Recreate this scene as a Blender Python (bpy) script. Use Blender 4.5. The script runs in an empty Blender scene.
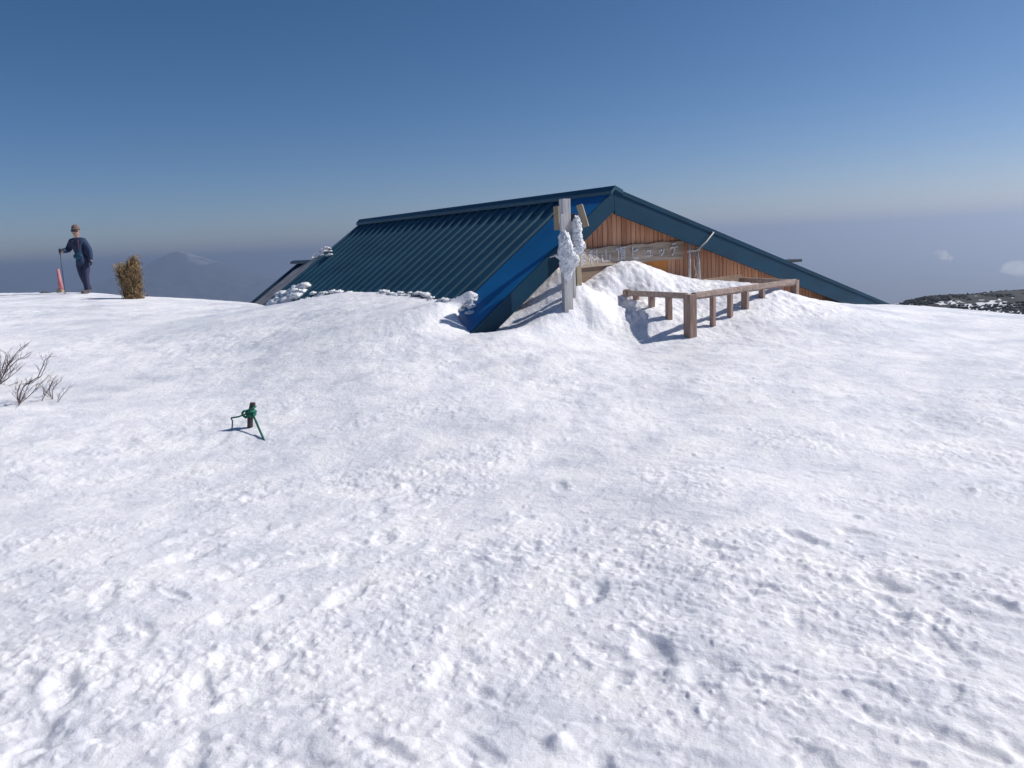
import bpy, bmesh, math, random
import numpy as np
from mathutils import Vector, Matrix
random.seed(7); np.random.seed(7)
R = math.radians
S = bpy.context.scene
COL = S.collection

# ------------------------------------------------------------------ camera
F = 757.0; EYE = 1.6; PITCH = R(10.3); ROLL = R(2.9)
CAM = Vector((0, 0, EYE))
_f = Vector((0, math.cos(PITCH), -math.sin(PITCH)))
_r0 = Vector((1, 0, 0)); _u0 = Vector((0, math.sin(PITCH), math.cos(PITCH)))
_r = _r0 * math.cos(ROLL) - _u0 * math.sin(ROLL)
_u = _u0 * math.cos(ROLL) + _r0 * math.sin(ROLL)
cd = bpy.data.cameras.new('camera'); cam = bpy.data.objects.new('camera', cd); COL.objects.link(cam)
m = Matrix((_r, _u, -_f)).transposed().to_4x4(); m.translation = CAM
cam.matrix_world = m
cd.sensor_width = 36; cd.lens = F / 1024 * 36; cd.clip_start = 0.05; cd.clip_end = 400000
S.camera = cam

def ray(u, v): return _f + _r * ((u - 512) / F) + _u * ((384 - v) / F)
def at(u, v, Y):                       # surveyed point of the place: picture direction + world depth
    d = ray(u, v); return CAM + d * (Y / d.y)
def on_plane(u, v, p, n):
    d = ray(u, v); return CAM + d * ((p - CAM).dot(n) / d.dot(n))
def proj(p):
    q = Vector(p) - CAM; z = q.dot(_f); return 512 + F * q.dot(_r) / z, 384 - F * q.dot(_u) / z

# ------------------------------------------------------------------ materials
def mat(name):
    m = bpy.data.materials.new(name); m.use_nodes = True
    nt = m.node_tree; return m, nt, nt.nodes['Principled BSDF']
def coords(nt, scale=(1, 1, 1), rot=(0, 0, 0), world=False):
    if world:
        g = nt.nodes.new('ShaderNodeNewGeometry'); out = g.outputs['Position']
    else:
        g = nt.nodes.new('ShaderNodeTexCoord'); out = g.outputs['Object']
    mp = nt.nodes.new('ShaderNodeMapping'); mp.inputs['Scale'].default_value = scale
    mp.inputs['Rotation'].default_value = rot
    nt.links.new(out, mp.inputs['Vector']); return mp.outputs['Vector']
def noise(nt, vec, scale, detail=4, rough=.55, dist=0):
    n = nt.nodes.new('ShaderNodeTexNoise'); n.inputs['Scale'].default_value = scale
    n.inputs['Detail'].default_value = detail; n.inputs['Roughness'].default_value = rough
    n.inputs['Distortion'].default_value = dist
    nt.links.new(vec, n.inputs['Vector']); return n.outputs['Fac']
def ramp(nt, fac, stops):
    r = nt.nodes.new('ShaderNodeValToRGB'); e = r.color_ramp.elements
    while len(e) < len(stops): e.new(.5)
    for k, (p, c) in enumerate(stops):
        e[k].position = p; e[k].color = (c[0], c[1], c[2], 1)
    nt.links.new(fac, r.inputs['Fac']); return r.outputs['Color']
def bump(nt, b, fac, strength, dist, prev=None):
    n = nt.nodes.new('ShaderNodeBump'); n.inputs['Strength'].default_value = strength
    n.inputs['Distance'].default_value = dist
    nt.links.new(fac, n.inputs['Height'])
    if prev is not None: nt.links.new(prev, n.inputs['Normal'])
    if b is not None: nt.links.new(n.outputs['Normal'], b.inputs['Normal'])
    return n.outputs['Normal']
def simple(name, c1, c2, scale=8, stretch=(1, 1, 1), rough=.7, bs=.3, bd=.01, metal=0, detail=5, stops=(.3, .7), spec=.5):
    m, nt, b = mat(name)
    v = coords(nt, stretch); n = noise(nt, v, scale, detail)
    nt.links.new(ramp(nt, n, [(stops[0], c1), (stops[1], c2)]), b.inputs['Base Color'])
    b.inputs['Roughness'].default_value = rough; b.inputs['Metallic'].default_value = metal
    b.inputs['Specular IOR Level'].default_value = spec
    if bs: bump(nt, b, n, bs, bd)
    return m

def snow_mat():
    m, nt, b = mat('snow')
    v = coords(nt, world=True)
    n1 = noise(nt, v, 2.3, 9, .68, .4)
    nt.links.new(ramp(nt, n1, [(.36, (.70, .71, .77)), (.49, (.83, .83, .87)), (.60, (.93, .92, .95))]), b.inputs['Base Color'])
    b.inputs['Roughness'].default_value = .55
    b.inputs['Specular IOR Level'].default_value = .35
    b.inputs['Subsurface Weight'].default_value = .7; b.inputs['Subsurface Radius'].default_value = (1, .9, 1); b.inputs['Subsurface Scale'].default_value = .03
    n2 = noise(nt, v, 26, 7, .72); n3 = noise(nt, v, 170, 3, .7)
    nr = noise(nt, v, .9, 4, .6)
    rr_ = ramp(nt, nr, [(.38, (.28,) * 3), (.58, (.62,) * 3)]); nt.links.new(rr_, b.inputs['Roughness'])
    a = bump(nt, None, n2, .8, .02)
    bump(nt, b, n3, .4, .003, a)
    return m
SNOW = snow_mat()
def drift_mat():
    m, nt, b = mat('rime')
    v = coords(nt, world=True)
    b.inputs['Base Color'].default_value = (.84, .86, .89, 1); b.inputs['Roughness'].default_value = .5
    n2 = noise(nt, v, 45, 5, .7); bump(nt, b, n2, .9, .02)
    return m
RIME = drift_mat()
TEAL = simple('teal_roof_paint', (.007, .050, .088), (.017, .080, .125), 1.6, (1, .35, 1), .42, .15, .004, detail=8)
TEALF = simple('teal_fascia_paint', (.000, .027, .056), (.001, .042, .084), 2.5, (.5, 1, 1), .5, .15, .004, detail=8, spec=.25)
NAVY = simple('dark_blue_roof_paint', (.006, .025, .05), (.012, .04, .07), 2, (1, 1, 1), .45, .1, .004)
BLUE = simple('bright_blue_paint', (.0, .105, .27), (.001, .145, .37), 2.2, (1, .5, 1), .45, .12, .004, detail=8)
WOOD = simple('weathered_wood', (.17, .12, .09), (.36, .29, .235), 9, (3, 3, .35), .8, .5, .006, detail=8)
WOODH = simple('weathered_board', (.27, .20, .15), (.53, .43, .34), 8, (.3, 3, 3), .8, .5, .006, detail=9)
BEAM = simple('old_beam', (.17, .11, .075), (.28, .2, .14), 7, (.3, 3, 3), .8, .4, .006, detail=8)
PALEWOOD = simple('bleached_post', (.36, .34, .33), (.62, .61, .61), 10, (3, 3, .3), .75, .6, .006, detail=8)
TANWOOD = simple('tan_post', (.27, .21, .14), (.42, .35, .25), 10, (3, 3, .3), .75, .5, .006, detail=8)
RAILW = simple('brown_rail', (.19, .12, .095), (.38, .27, .22), 9, (3, 3, .4), .75, .5, .006, detail=8)
RAILH = simple('brown_handrail', (.22, .15, .125), (.44, .34, .29), 9, (.4, 3, 3), .75, .5, .006, detail=8)
GREYB = simple('grey_sheet', (.2, .2, .21), (.36, .355, .37), 5, (1, 1, 1), .8, .4, .01, detail=8)
ORANGE = simple('orange_panel', (.40, .14, .02), (.55, .21, .035), 5, rough=.6, bs=.1)
CHALK = simple('white_lettering', (.42, .42, .44), (.72, .72, .74), 30, rough=.8, bs=0)
PIPE = simple('grey_pipe', (.28, .27, .27), (.5, .49, .48), 12, rough=.6, bs=.1)
DARKW = simple('dark_stake', (.03, .02, .02), (.075, .052, .05), 22, (2, 2, .5), .8, .5, .004, detail=6)
DARKM = simple('dark_metal', (.01, .012, .018), (.03, .035, .045), 12, rough=.5, bs=.1)
GREEN = simple('green_rope', (.004, .085, .052), (.012, .17, .11), 140, rough=.75, bs=.5, bd=.003, stops=(.4, .6))
TWIG = simple('twig_bark', (.075, .045, .05), (.17, .115, .12), 30, rough=.8, bs=.2, bd=.002)
ROCK = simple('dark_rock', (.02, .02, .024), (.07, .065, .07), 14, rough=.85, bs=.6, bd=.02)

def wall_mat():
    m, nt, b = mat('stained_boards')
    v = coords(nt, (10.2, 1, 1)); sp = nt.nodes.new('ShaderNodeSeparateXYZ'); nt.links.new(v, sp.inputs[0])
    fl = nt.nodes.new('ShaderNodeMath'); fl.operation = 'FLOOR'; nt.links.new(sp.outputs[0], fl.inputs[0])
    wn = nt.nodes.new('ShaderNodeTexWhiteNoise'); wn.noise_dimensions = '1D'; nt.links.new(fl.outputs[0], wn.inputs['W'])
    v2 = coords(nt, (14, 14, 1.1)); n = noise(nt, v2, 2.2, 7, .6)
    mx = nt.nodes.new('ShaderNodeMath'); mx.operation = 'MULTIPLY_ADD'
    nt.links.new(wn.outputs['Value'], mx.inputs[0]); mx.inputs[1].default_value = .35; nt.links.new(n, mx.inputs[2])
    nt.links.new(ramp(nt, mx.outputs[0], [(.35, (.30, .13, .065)), (.62, (.50, .24, .135)), (.95, (.64, .35, .21))]), b.inputs['Base Color'])
    b.inputs['Roughness'].default_value = .65; bump(nt, b, n, .3, .004)
    return m
WALL = wall_mat()

# ------------------------------------------------------------------ mesh helpers
class MB:
    def __init__(s): s.v = []; s.f = []
    def box(s, c, size, M=None):
        x, y, z = [q / 2 for q in size]; n = len(s.v)
        for dx, dy, dz in ((-x, -y, -z), (x, -y, -z), (x, y, -z), (-x, y, -z), (-x, -y, z), (x, -y, z), (x, y, z), (-x, y, z)):
            p = Vector((dx, dy, dz))
            if M is not None: p = M @ p
            s.v.append(Vector(c) + p)
        for q in ((0, 3, 2, 1), (4, 5, 6, 7), (0, 1, 5, 4), (1, 2, 6, 5), (2, 3, 7, 6), (3, 0, 4, 7)): s.f.append([n + k for k in q])
    def bar(s, a, b, w, h, up=(0, 0, 1)):
        a = Vector(a); b = Vector(b); d = (b - a); L = d.length; z = d.normalized(); u = Vector(up)
        x = u.cross(z)
        if x.length < 1e-4: x = Vector((1, 0, 0))
        x.normalize(); y = z.cross(x)
        M = Matrix((x, y, z)).transposed(); s.box((a + b) / 2, (w, h, L), M)
    def tube(s, pts, rad, n=7, cap=True):
        pts = [Vector(p) for p in pts]; base = len(s.v)
        if not hasattr(rad, '__len__'): rad = [rad] * len(pts)
        ref = Vector((.3, .2, 1)).normalized()
        for i, p in enumerate(pts):
            t = (pts[min(i + 1, len(pts) - 1)] - pts[max(i - 1, 0)]).normalized()
            x = ref.cross(t)
            if x.length < .05: x = Vector((1, 0, 0)).cross(t)
            x.normalize(); y = t.cross(x)
            for k in range(n):
                a = 2 * math.pi * k / n; s.v.append(p + (x * math.cos(a) + y * math.sin(a)) * rad[i])
        for i in range(len(pts) - 1):
            for k in range(n):
                s.f.append([base + i * n + k, base + i * n + (k + 1) % n, base + (i + 1) * n + (k + 1) % n, base + (i + 1) * n + k])
        if cap:
            s.f.append([base + k for k in range(n)][::-1]); s.f.append([base + (len(pts) - 1) * n + k for k in range(n)])
    def prism(s, poly, d):              # poly: 3-D points, d: thickness vector
        n = len(s.v); k = len(poly); d = Vector(d)
        s.v += [Vector(p) for p in poly] + [Vector(p) + d for p in poly]
        s.f.append([n + i for i in range(k)]); s.f.append([n + k + i for i in range(k)][::-1])
        for i in range(k): j = (i + 1) % k; s.f.append([n + i, n + k + i, n + k + j, n + j])
    def build(s, name, m, parent=None, bevel=0, smooth=False, jitter=0):
        me = bpy.data.meshes.new(name); me.from_pydata([tuple(p) for p in s.v], [], s.f)
        bm = bmesh.new(); bm.from_mesh(me); bmesh.ops.recalc_face_normals(bm, faces=bm.faces)
        if bevel: bmesh.ops.bevel(bm, geom=bm.edges[:], offset=bevel, segments=2, affect='EDGES', profile=.6)
        bm.to_mesh(me); bm.free()
        if smooth: me.polygons.foreach_set('use_smooth', [True] * len(me.polygons))
        me.materials.append(m)
        o = bpy.data.objects.new(name, me); COL.objects.link(o)
        if parent is not None: o.parent = parent
        return o
def thing(name, label, cat, loc=(0, 0, 0), rz=0, group=None):
    o = bpy.data.objects.new(name, None); COL.objects.link(o); o.location = loc; o.rotation_euler = (0, 0, rz)
    o.empty_display_size = .2
    o['label'] = label; o['category'] = cat
    if group: o['group'] = group
    return o
def tag(o, label, cat, group=None, kind=None):
    o['label'] = label; o['category'] = cat
    if group: o['group'] = group
    if kind: o['kind'] = kind
    return o
def blob(name, m, parent, pts, sub=3, noise_amp=.02, noise_f=14, seed=0):
    """one mesh out of overlapping displaced icospheres; pts: (centre, (rx,ry,rz))"""
    bm = bmesh.new()
    rng = np.random.RandomState(seed + 5)
    for c, rr in pts:
        vs = bmesh.ops.create_icosphere(bm, subdivisions=sub, radius=1)['verts']
        P = np.array([v.co[:] for v in vs]); off = rng.rand(3) * 50
        q = P * np.array(rr)
        nn = perlin(q[:, 0] * noise_f + off[0], q[:, 1] * noise_f + q[:, 2] * noise_f * .7 + off[1], seed) \
            + .6 * perlin(q[:, 2] * noise_f * 2 + off[2], q[:, 0] * noise_f * 2 - q[:, 1] * noise_f * 1.6, seed + 1)
        q = q + P * (nn * noise_amp)[:, None] + np.array(c)
        for v, x in zip(vs, q): v.co = x
    me = bpy.data.meshes.new(name); bm.to_mesh(me); bm.free()
    me.polygons.foreach_set('use_smooth', [True] * len(me.polygons)); me.materials.append(m)
    o = bpy.data.objects.new(name, me); COL.objects.link(o)
    if parent is not None: o.parent = parent
    return o

# ------------------------------------------------------------------ numpy noise
def perlin(x, y, seed=0):
    rng = np.random.RandomState(seed * 13 + 3); p = rng.permutation(256); p = np.concatenate([p, p])
    ang = rng.rand(256) * 2 * np.pi; gx, gy = np.cos(ang), np.sin(ang)
    xi = np.floor(x).astype(np.int64); yi = np.floor(y).astype(np.int64); xf = x - xi; yf = y - yi
    xi &= 255; yi &= 255
    u = xf * xf * xf * (xf * (xf * 6 - 15) + 10); v = yf * yf * yf * (yf * (yf * 6 - 15) + 10)
    def g(ix, iy, fx, fy):
        h = p[p[ix & 255] + (iy & 255)]; return gx[h] * fx + gy[h] * fy
    a = g(xi, yi, xf, yf); b = g(xi + 1, yi, xf - 1, yf); c = g(xi, yi + 1, xf, yf - 1); d = g(xi + 1, yi + 1, xf - 1, yf - 1)
    return (a + u * (b - a) + v * ((c + u * (d - c)) - (a + u * (b - a)))) * 1.5
def fbm(x, y, oct=4, seed=0, gain=.5):
    s = 0; a = 1; f = 1
    for k in range(oct): s = s + a * perlin(x * f + 17.3 * k, y * f + 5.1 * k, seed + k); a *= gain; f *= 2.03
    return s
def sstep(a, b, x): t = np.clip((x - a) / (b - a), 0, 1); return t * t * (3 - 2 * t)

# ------------------------------------------------------------------ hut frame
GAZ = R(53.5)                                     # bearing of the gable wall
GX = Vector((math.sin(GAZ), math.cos(GAZ), 0)); GY = Vector((-math.cos(GAZ), math.sin(GAZ), 0))
APEX = at(612.5, 191.3, 10.94)
O = Vector((APEX.x, APEX.y, 0)); ZR = APEX.z
OH = .24
def loc(p): q = Vector(p) - O; return Vector((q.dot(GX), q.dot(GY), q.z))
def wld(x, y, z): return O + GX * x + GY * y + Vector((0, 0, z))
tipL = loc(on_plane(470, 333, APEX, GY)); tipR = loc(on_plane(885, 305, APEX, GY))
SL = (ZR - tipL.z) / -tipL.x; SR = (ZR - tipR.z) / tipR.x
LEN = loc(on_plane(360, 221, APEX, GX)).y
print('apex', APEX, 'SL', SL, 'SR', SR, 'tipL', tipL, 'tipR', tipR, 'len', LEN)
nL = (GX * SL * -1 + Vector((0, 0, 1))).normalized()
def roofL(u, v): return on_plane(u, v, APEX, nL)

# ------------------------------------------------------------------ snow surface
cp = []
for X in (-6, -3, 0, 3, 6): cp += [(X, 0, -.02), (X * .8, 2.5, 0), (X, 4.6, .0 - .01 * X)]
for X, z in ((-8, .42), (-5, .27), (-1.5, .2), (1.5, .15), (4, .08), (7.5, .06)): cp.append((X, 7, z))
for X, z in ((-10, .62), (-6.5, .5), (-3.3, .48), (6, .14), (9.5, .1)): cp.append((X, 9.6, z))
for X, z in ((-12, .85), (-8, .74), (-5.4, .70), (10, -.14), (14, -.5)): cp.append((X, 13, z))
def cpx(u, v, Y): p = at(u, v, Y); cp.append((p.x, p.y, p.z))
for a in ((248, 426, 6.7), (20, 405, 7.5), (0, 293, 22), (85, 293.5, 19.4), (132, 299, 17.5), (200, 302, 17), (262, 304, 16.5), (300, 303, 15.0),
          (568, 306, 9.9), (545, 318, 9.65), (520, 328, 9.4), (500, 331, 9.3), (470, 334, 9.35), (440, 333, 9.2), (590, 305, 9.95),
          (628, 300, 10.45), (640, 284, 10.8), (612, 300, 10.35), (620, 318, 10.05), (638, 312, 10.15), (645, 339, 9.45), (610, 334, 9.65), (560, 332, 9.45), (585, 320, 9.85), (585, 333, 9.55), (530, 334, 9.25), (600, 342, 9.25), (560, 340, 9.1),
          (651, 315, 9.9), (668, 327, 9.7), (680, 300, 10.6), (692, 338, 9.45), (712, 327, 9.8), (730, 313, 10.2), (745, 305, 10.4), (773, 289, 10.9), (790, 293, 11.2), (750, 318, 10.0), (790, 312, 10.3), (830, 302, 12.0), (870, 305, 13.4),
          (915, 305, 15), (950, 304, 16), (1000, 306, 15.5), (1024, 312, 15), (700, 350, 8.9), (800, 345, 8.9), (900, 340, 9.2)): cpx(*a)
for u, v, off in ((640, 262, .34), (652, 264, .3), (628, 268, .34), (614, 276, .34), (600, 283, .3), (588, 288, .26), (574, 280, .1), (562, 273, .06), (550, 281, .06), (540, 291, .06), (527, 304, .05), (508, 319, .05), (492, 328, .05),
                  (665, 269, .25), (680, 274, .25), (700, 281, .25), (720, 286, .3), (740, 289, .4), (765, 295, .6), (800, 301, .7)):
    p = on_plane(u, v, O + GY * (OH - off), GY); cp.append((p.x, p.y, p.z - (.05 if 575 < u < 700 else (-.07 if u < 570 else 0))))
    if u < 570: w = p - GY * .22; cp.append((w.x, w.y, p.z - .03))
    w = p + GY * (off + .3); cp.append((w.x, w.y, p.z - .05))
for u, v in ((292, 303), (312, 299), (328, 296), (345, 292.5), (380, 293), (410, 296), (438, 301), (455, 302), (476, 300)):
    p = roofL(u, v); cp.append((p.x, p.y, p.z))
    q = loc(p); w = wld(q.x - .45, q.y, 0); cp.append((w.x, w.y, p.z - .03))
w = roofL(462, 322); cp.append((w.x, w.y, w.z - .02))
for x, y, z in ((0, 2.5, .4), (1, 6, .3), (4, 3, .2), (-1, 8, .3), (5, 7, 0), (7, 2, 0), (.5, 11, .3)):
    w = wld(x, y, 0); cp.append((w.x, w.y, z))
_c0 = at(690, 296, 9.5); _e1 = on_plane(628, 293, _c0, Vector((0, 0, 1))); cp.append((_e1.x, _e1.y, _c0.z - .12)); cp.append((_e1.x - .1, _e1.y - .2, _c0.z - .2))
CP = np.array(cp)
def _solve(P, lam=.0006):
    n = len(P); d2 = ((P[:, None, :2] - P[None, :, :2]) ** 2).sum(-1); K = .5 * d2 * np.log(d2 + 1e-9)
    K[np.arange(n), np.arange(n)] = lam
    Q = np.c_[np.ones(n), P[:, :2]]; A = np.zeros((n + 3, n + 3)); A[:n, :n] = K; A[:n, n:] = Q; A[n:, :n] = Q.T
    return np.linalg.solve(A, np.r_[P[:, 2], 0, 0, 0])
W = _solve(CP)
def rbf(x, y):
    out = np.full(x.shape, W[-3]) + W[-2] * x + W[-1] * y
    for k in range(len(CP)):
        d2 = (x - CP[k, 0]) ** 2 + (y - CP[k, 1]) ** 2; out += W[k] * .5 * d2 * np.log(d2 + 1e-9)
    return out
# coarse raster of the base for speed
BX0, BY0, BRES = -22.0, -2.0, .1
bxs = BX0 + BRES * np.arange(441); bys = BY0 + BRES * np.arange(281)
BG = rbf(*np.meshgrid(np.clip(bxs, -15, 14), np.clip(bys, 0, 23)))
BG = np.clip(BG, -.6, 1.6)
def samp(G, x0, y0, res, x, y):
    fx = np.clip((x - x0) / res, 0, G.shape[1] - 1.001); fy = np.clip((y - y0) / res, 0, G.shape[0] - 1.001)
    i = fx.astype(int); j = fy.astype(int); a = fx - i; b = fy - j
    return (G[j, i] * (1 - a) + G[j, i + 1] * a) * (1 - b) + (G[j + 1, i] * (1 - a) + G[j + 1, i + 1] * a) * b
# detail raster
DX0, DY0, DRES = -13.0, .4, .0125
dxs = DX0 + DRES * np.arange(2081); dys = DY0 + DRES * np.arange(1281)
X, Y = np.meshgrid(dxs, dys)
def rot(a): c, s = math.cos(a), math.sin(a); return X * c + Y * s, -X * s + Y * c
rough = .30 + .62 * (1 - sstep(3.2, 7.5, Y + .9 * perlin(X * .35, Y * .35, 40) + .18 * np.clip(X, -2, 8)))
rough *= .75 + .5 * perlin(X * .6, Y * .6, 41)
mx_, my_ = at(625, 300, 10.6)[:2]
rough += .8 * np.exp(-(((X - mx_) / 1.6) ** 2 + ((Y - my_) / 1.1) ** 2))
m2x, m2y = at(785, 300, 10.8)[:2]
rough += .6 * np.exp(-(((X - m2x) / 1.2) ** 2 + ((Y - m2y) / .8) ** 2))
rough = np.clip(rough, .08, 1.3)
def low(x, y): return (.045 * (1 - .88 * sstep(6.0, 8.5, y)) + .02 * sstep(18, 30, np.hypot(x, y))) * fbm(x * .45, y * .45, 2, 1)
D = low(X, Y)
a1, b1 = rot(R(30)); a2, b2 = rot(R(-27)); lr = sstep(-1.5, 2.0, X)
def aniso(fa, fb, o, sd): return (1 - lr) * fbm(a1 * fa, b1 * fb, o, sd) + lr * fbm(a2 * fa, b2 * fb, o, sd + 4)
patchy = np.clip(.5 + .9 * fbm(X * 1.1, Y * 1.3, 2, 44), .12, 1.25)
D += .010 * rough * aniso(.8, 2.2, 3, 4)
D += .0075 * rough * patchy * aniso(2.2, 5.2, 2, 12)
D += .0045 * rough * patchy * aniso(6, 13, 2, 15)
D += .0042 * rough * patchy * fbm(X * 13, Y * 15, 3, 18)
bank = np.exp(-(((X - mx_) / 1.3) ** 2 + ((Y - my_) / .9) ** 2)) + .6 * np.exp(-(((X - m2x) / 1.2) ** 2 + ((Y - m2y) / .8) ** 2))
D += bank * .010 * (fbm(X * 17, Y * 15, 2, 29) + sstep(.15, .3, fbm(X * 11, Y * 12, 2, 27)))
D += bank * (.013 * fbm(X * 8, Y * 9, 3, 25) + .009 * sstep(.1, .3, fbm(X * 6, Y * 7, 2, 28)))
D += .0013 * (rough * patchy + .2) * perlin(X * 38, Y * 40, 21)
cr = .8 * np.clip(rough, 0, 1) ** 1.2
for k, (fx, fy, amp, th, wd) in enumerate(((1.0, 2.3, .012, .25, .06), (2.1, 4.6, .009, .28, .08), (5.0, 9.5, .006, .3, .12))):
    n = aniso(fx, fy, 4, 60 + 11 * k)
    D += amp * cr * sstep(th, th + wd, n)
    D -= amp * .6 * cr * sstep(.45, .55, aniso(fx * 1.35, fy * 1.1, 4, 97 + 9 * k))
# wind ripples across the smooth part of the dome
ra, rb = rot(R(-8))
mid = sstep(4, 6.5, Y) * (.6 + .7 * perlin(X * .5, Y * .45, 46))
cm = sstep(.12, .6, aniso(.55, 1.1, 3, 130) + .15 * (1 - sstep(4, 7, Y))) * (.35 + .65 * (1 - sstep(5, 9, Y)))
ridg = 1 - np.abs(fbm(X * 9, Y * 8, 3, 140)) * 2.2
D += .008 * cm * np.clip(ridg, -.3, 1) * (.5 + .8 * perlin(X * 3, Y * 3, 150))
D += .0055 * cm * sstep(.18, .34, fbm(X * 11, Y * 10, 3, 160, .6))
D += mid * (.0075 * fbm(X * 2.2, Y * 2.6, 3, 35) + .0062 * fbm(X * 7, Y * 4.5, 3, 36) + .005 * sstep(.25, .38, fbm(X * 3.5, Y * 4, 3, 38)))
D += .0035 * (1 - np.clip(rough, 0, 1)) * fbm(ra * 1.4, rb * 5.5, 4, 30, .62) * sstep(4, 7, Y)
D += .0016 * (1 - np.clip(rough, 0, 1)) * perlin(ra * 5 , rb * 16, 33)
def stamp(cx, cy, rad, fn):
    i0 = max(0, int((cx - rad - DX0) / DRES)); i1 = min(D.shape[1], int((cx + rad - DX0) / DRES) + 2)
    j0 = max(0, int((cy - rad - DY0) / DRES)); j1 = min(D.shape[0], int((cy + rad - DY0) / DRES) + 2)
    if i1 <= i0 or j1 <= j0: return
    D[j0:j1, i0:i1] += fn(X[j0:j1, i0:i1] - cx, Y[j0:j1, i0:i1] - cy)
def ground_px(u, v):                       # approximate flat-ground point under a picture direction
    d = ray(u, v); t = (.03 - EYE) / d.z; p = CAM + d * t
    for _ in range(8):
        z = float(samp(BG, BX0, BY0, BRES, np.array([p.x]), np.array([p.y]))[0]); p = CAM + d * ((z - EYE) / d.z)
    return p
def foot(cx, cy, ang, depth=.03, L=.15, Wd=.06):
    depth *= .62
    c, s = math.cos(ang), math.sin(ang); j = random.uniform(.8, 1.2)
    def fn(x, y):
        a = (x * c + y * s) / (L * j); b = (-x * s + y * c) / Wd; q = np.sqrt(a * a + b * b) + .3 * perlin(x * 16 + cx * 9, y * 16 + cy * 7, 3)
        return -depth * (1 - sstep(.45, 1.15, q)) + depth * .25 * np.exp(-((q - 1.35) / .3) ** 2) * (.5 + 1.2 * perlin(x * 9 + cy * 5, y * 9 + cx, 4))
    stamp(cx, cy, L * 2.2, fn)
def trail(pts, step=.34, depth=.03, side=.1):
    P = [ground_px(*p) for p in pts]
    for a, b in zip(P[:-1], P[1:]):
        d = b - a; n = max(1, int(d.length / step)); ang = math.atan2(d.y, d.x)
        for k in range(n):
            q = a + d * ((k + random.uniform(-.2, .2)) / n); s_ = side * (1 if k % 2 else -1) + random.gauss(0, .05)
            foot(q.x - math.sin(ang) * s_, q.y + math.cos(ang) * s_, ang + random.gauss(0, .25), depth * random.uniform(.5, 1.3), .15, .065)
def chunk(cx, cy, r, h):
    an = random.uniform(0, 3.14); c, s = math.cos(an), math.sin(an); e = random.uniform(.55, 1)
    def fn(x, y):
        a = x * c + y * s; b = (-x * s + y * c) / e; q = np.sqrt(a * a + b * b) / r + .5 * perlin(x / r * 1.3 + cx * 31, y / r * 1.3 + cy * 17, 5)
        return h * .55 * (1 - sstep(.2, 1.05, q))
    stamp(cx, cy, r * 1.5, fn)
trail([(1020, 760), (930, 650), (860, 585), (790, 555), (700, 545)], depth=.035)
trail([(1024, 620), (900, 575), (820, 560), (740, 600), (640, 590)], depth=.03)
trail([(560, 768), (610, 660), (560, 600), (640, 560)], depth=.028)
trail([(180, 768), (240, 650), (330, 590), (400, 490)], depth=.025)
trail([(20, 760), (120, 640), (160, 560), (270, 520)], depth=.025)
trail([(780, 768), (760, 700), (700, 690), (560, 740)], depth=.03)
for _ in range(110):
    u = random.uniform(-60, 1080); v = 470 + 300 * random.random() ** .8; p = ground_px(u, v)
    foot(p.x, p.y, random.uniform(0, 3.1), random.uniform(.006, .022), random.uniform(.05, .16), random.uniform(.03, .07))
def chunks(u, v, su, sv, n, rmax=.035, k=.8):
    n = int(n * 1.5); rmax *= .85
    for _ in range(n):
        p = ground_px(random.gauss(u, su), max(318, random.gauss(v, sv))); r = random.uniform(.3, 1) ** 1.6 * rmax * .8 + .006
        chunk(p.x, p.y, r, r * random.uniform(.4, 1) * k)
for u, v, su, sv, n in ((400, 485, 18, 6, 50), (465, 480, 25, 10, 45), (570, 380, 15, 4, 14), (720, 560, 70, 14, 150), (840, 570, 60, 14, 110), (960, 590, 50, 12, 100), (930, 625, 25, 8, 40),
                        (620, 640, 120, 30, 150), (250, 680, 130, 50, 200), (740, 700, 80, 22, 110), (480, 570, 120, 22, 150), (90, 600, 90, 60, 120), (760, 380, 60, 20, 26),
                        (640, 500, 200, 60, 90), (900, 700, 100, 40, 70), (420, 310, 25, 6, 30), (450, 318, 18, 8, 30), (500, 340, 40, 4, 40), (600, 342, 40, 4, 50), (200, 440, 120, 50, 60), (690, 345, 20, 5, 20)):
    chunks(u, v, su, sv, n)
chunks(800, 437, 32, 3.0, 60, .03); chunks(745, 432, 25, 2.5, 30, .025); chunks(700, 455, 40, 4, 30, .022)
chunks(900, 425, 90, 25, 14, .02); chunks(512, 650, 400, 90, 260, .03); chunks(640, 345, 60, 5, 50, .035)
for u, v in ((1018, 612), (918, 620), (975, 490), (862, 518), (400, 484), (562, 745), (560, 740)):
    p = ground_px(u, v); chunk(p.x, p.y, .05, .05)
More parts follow.
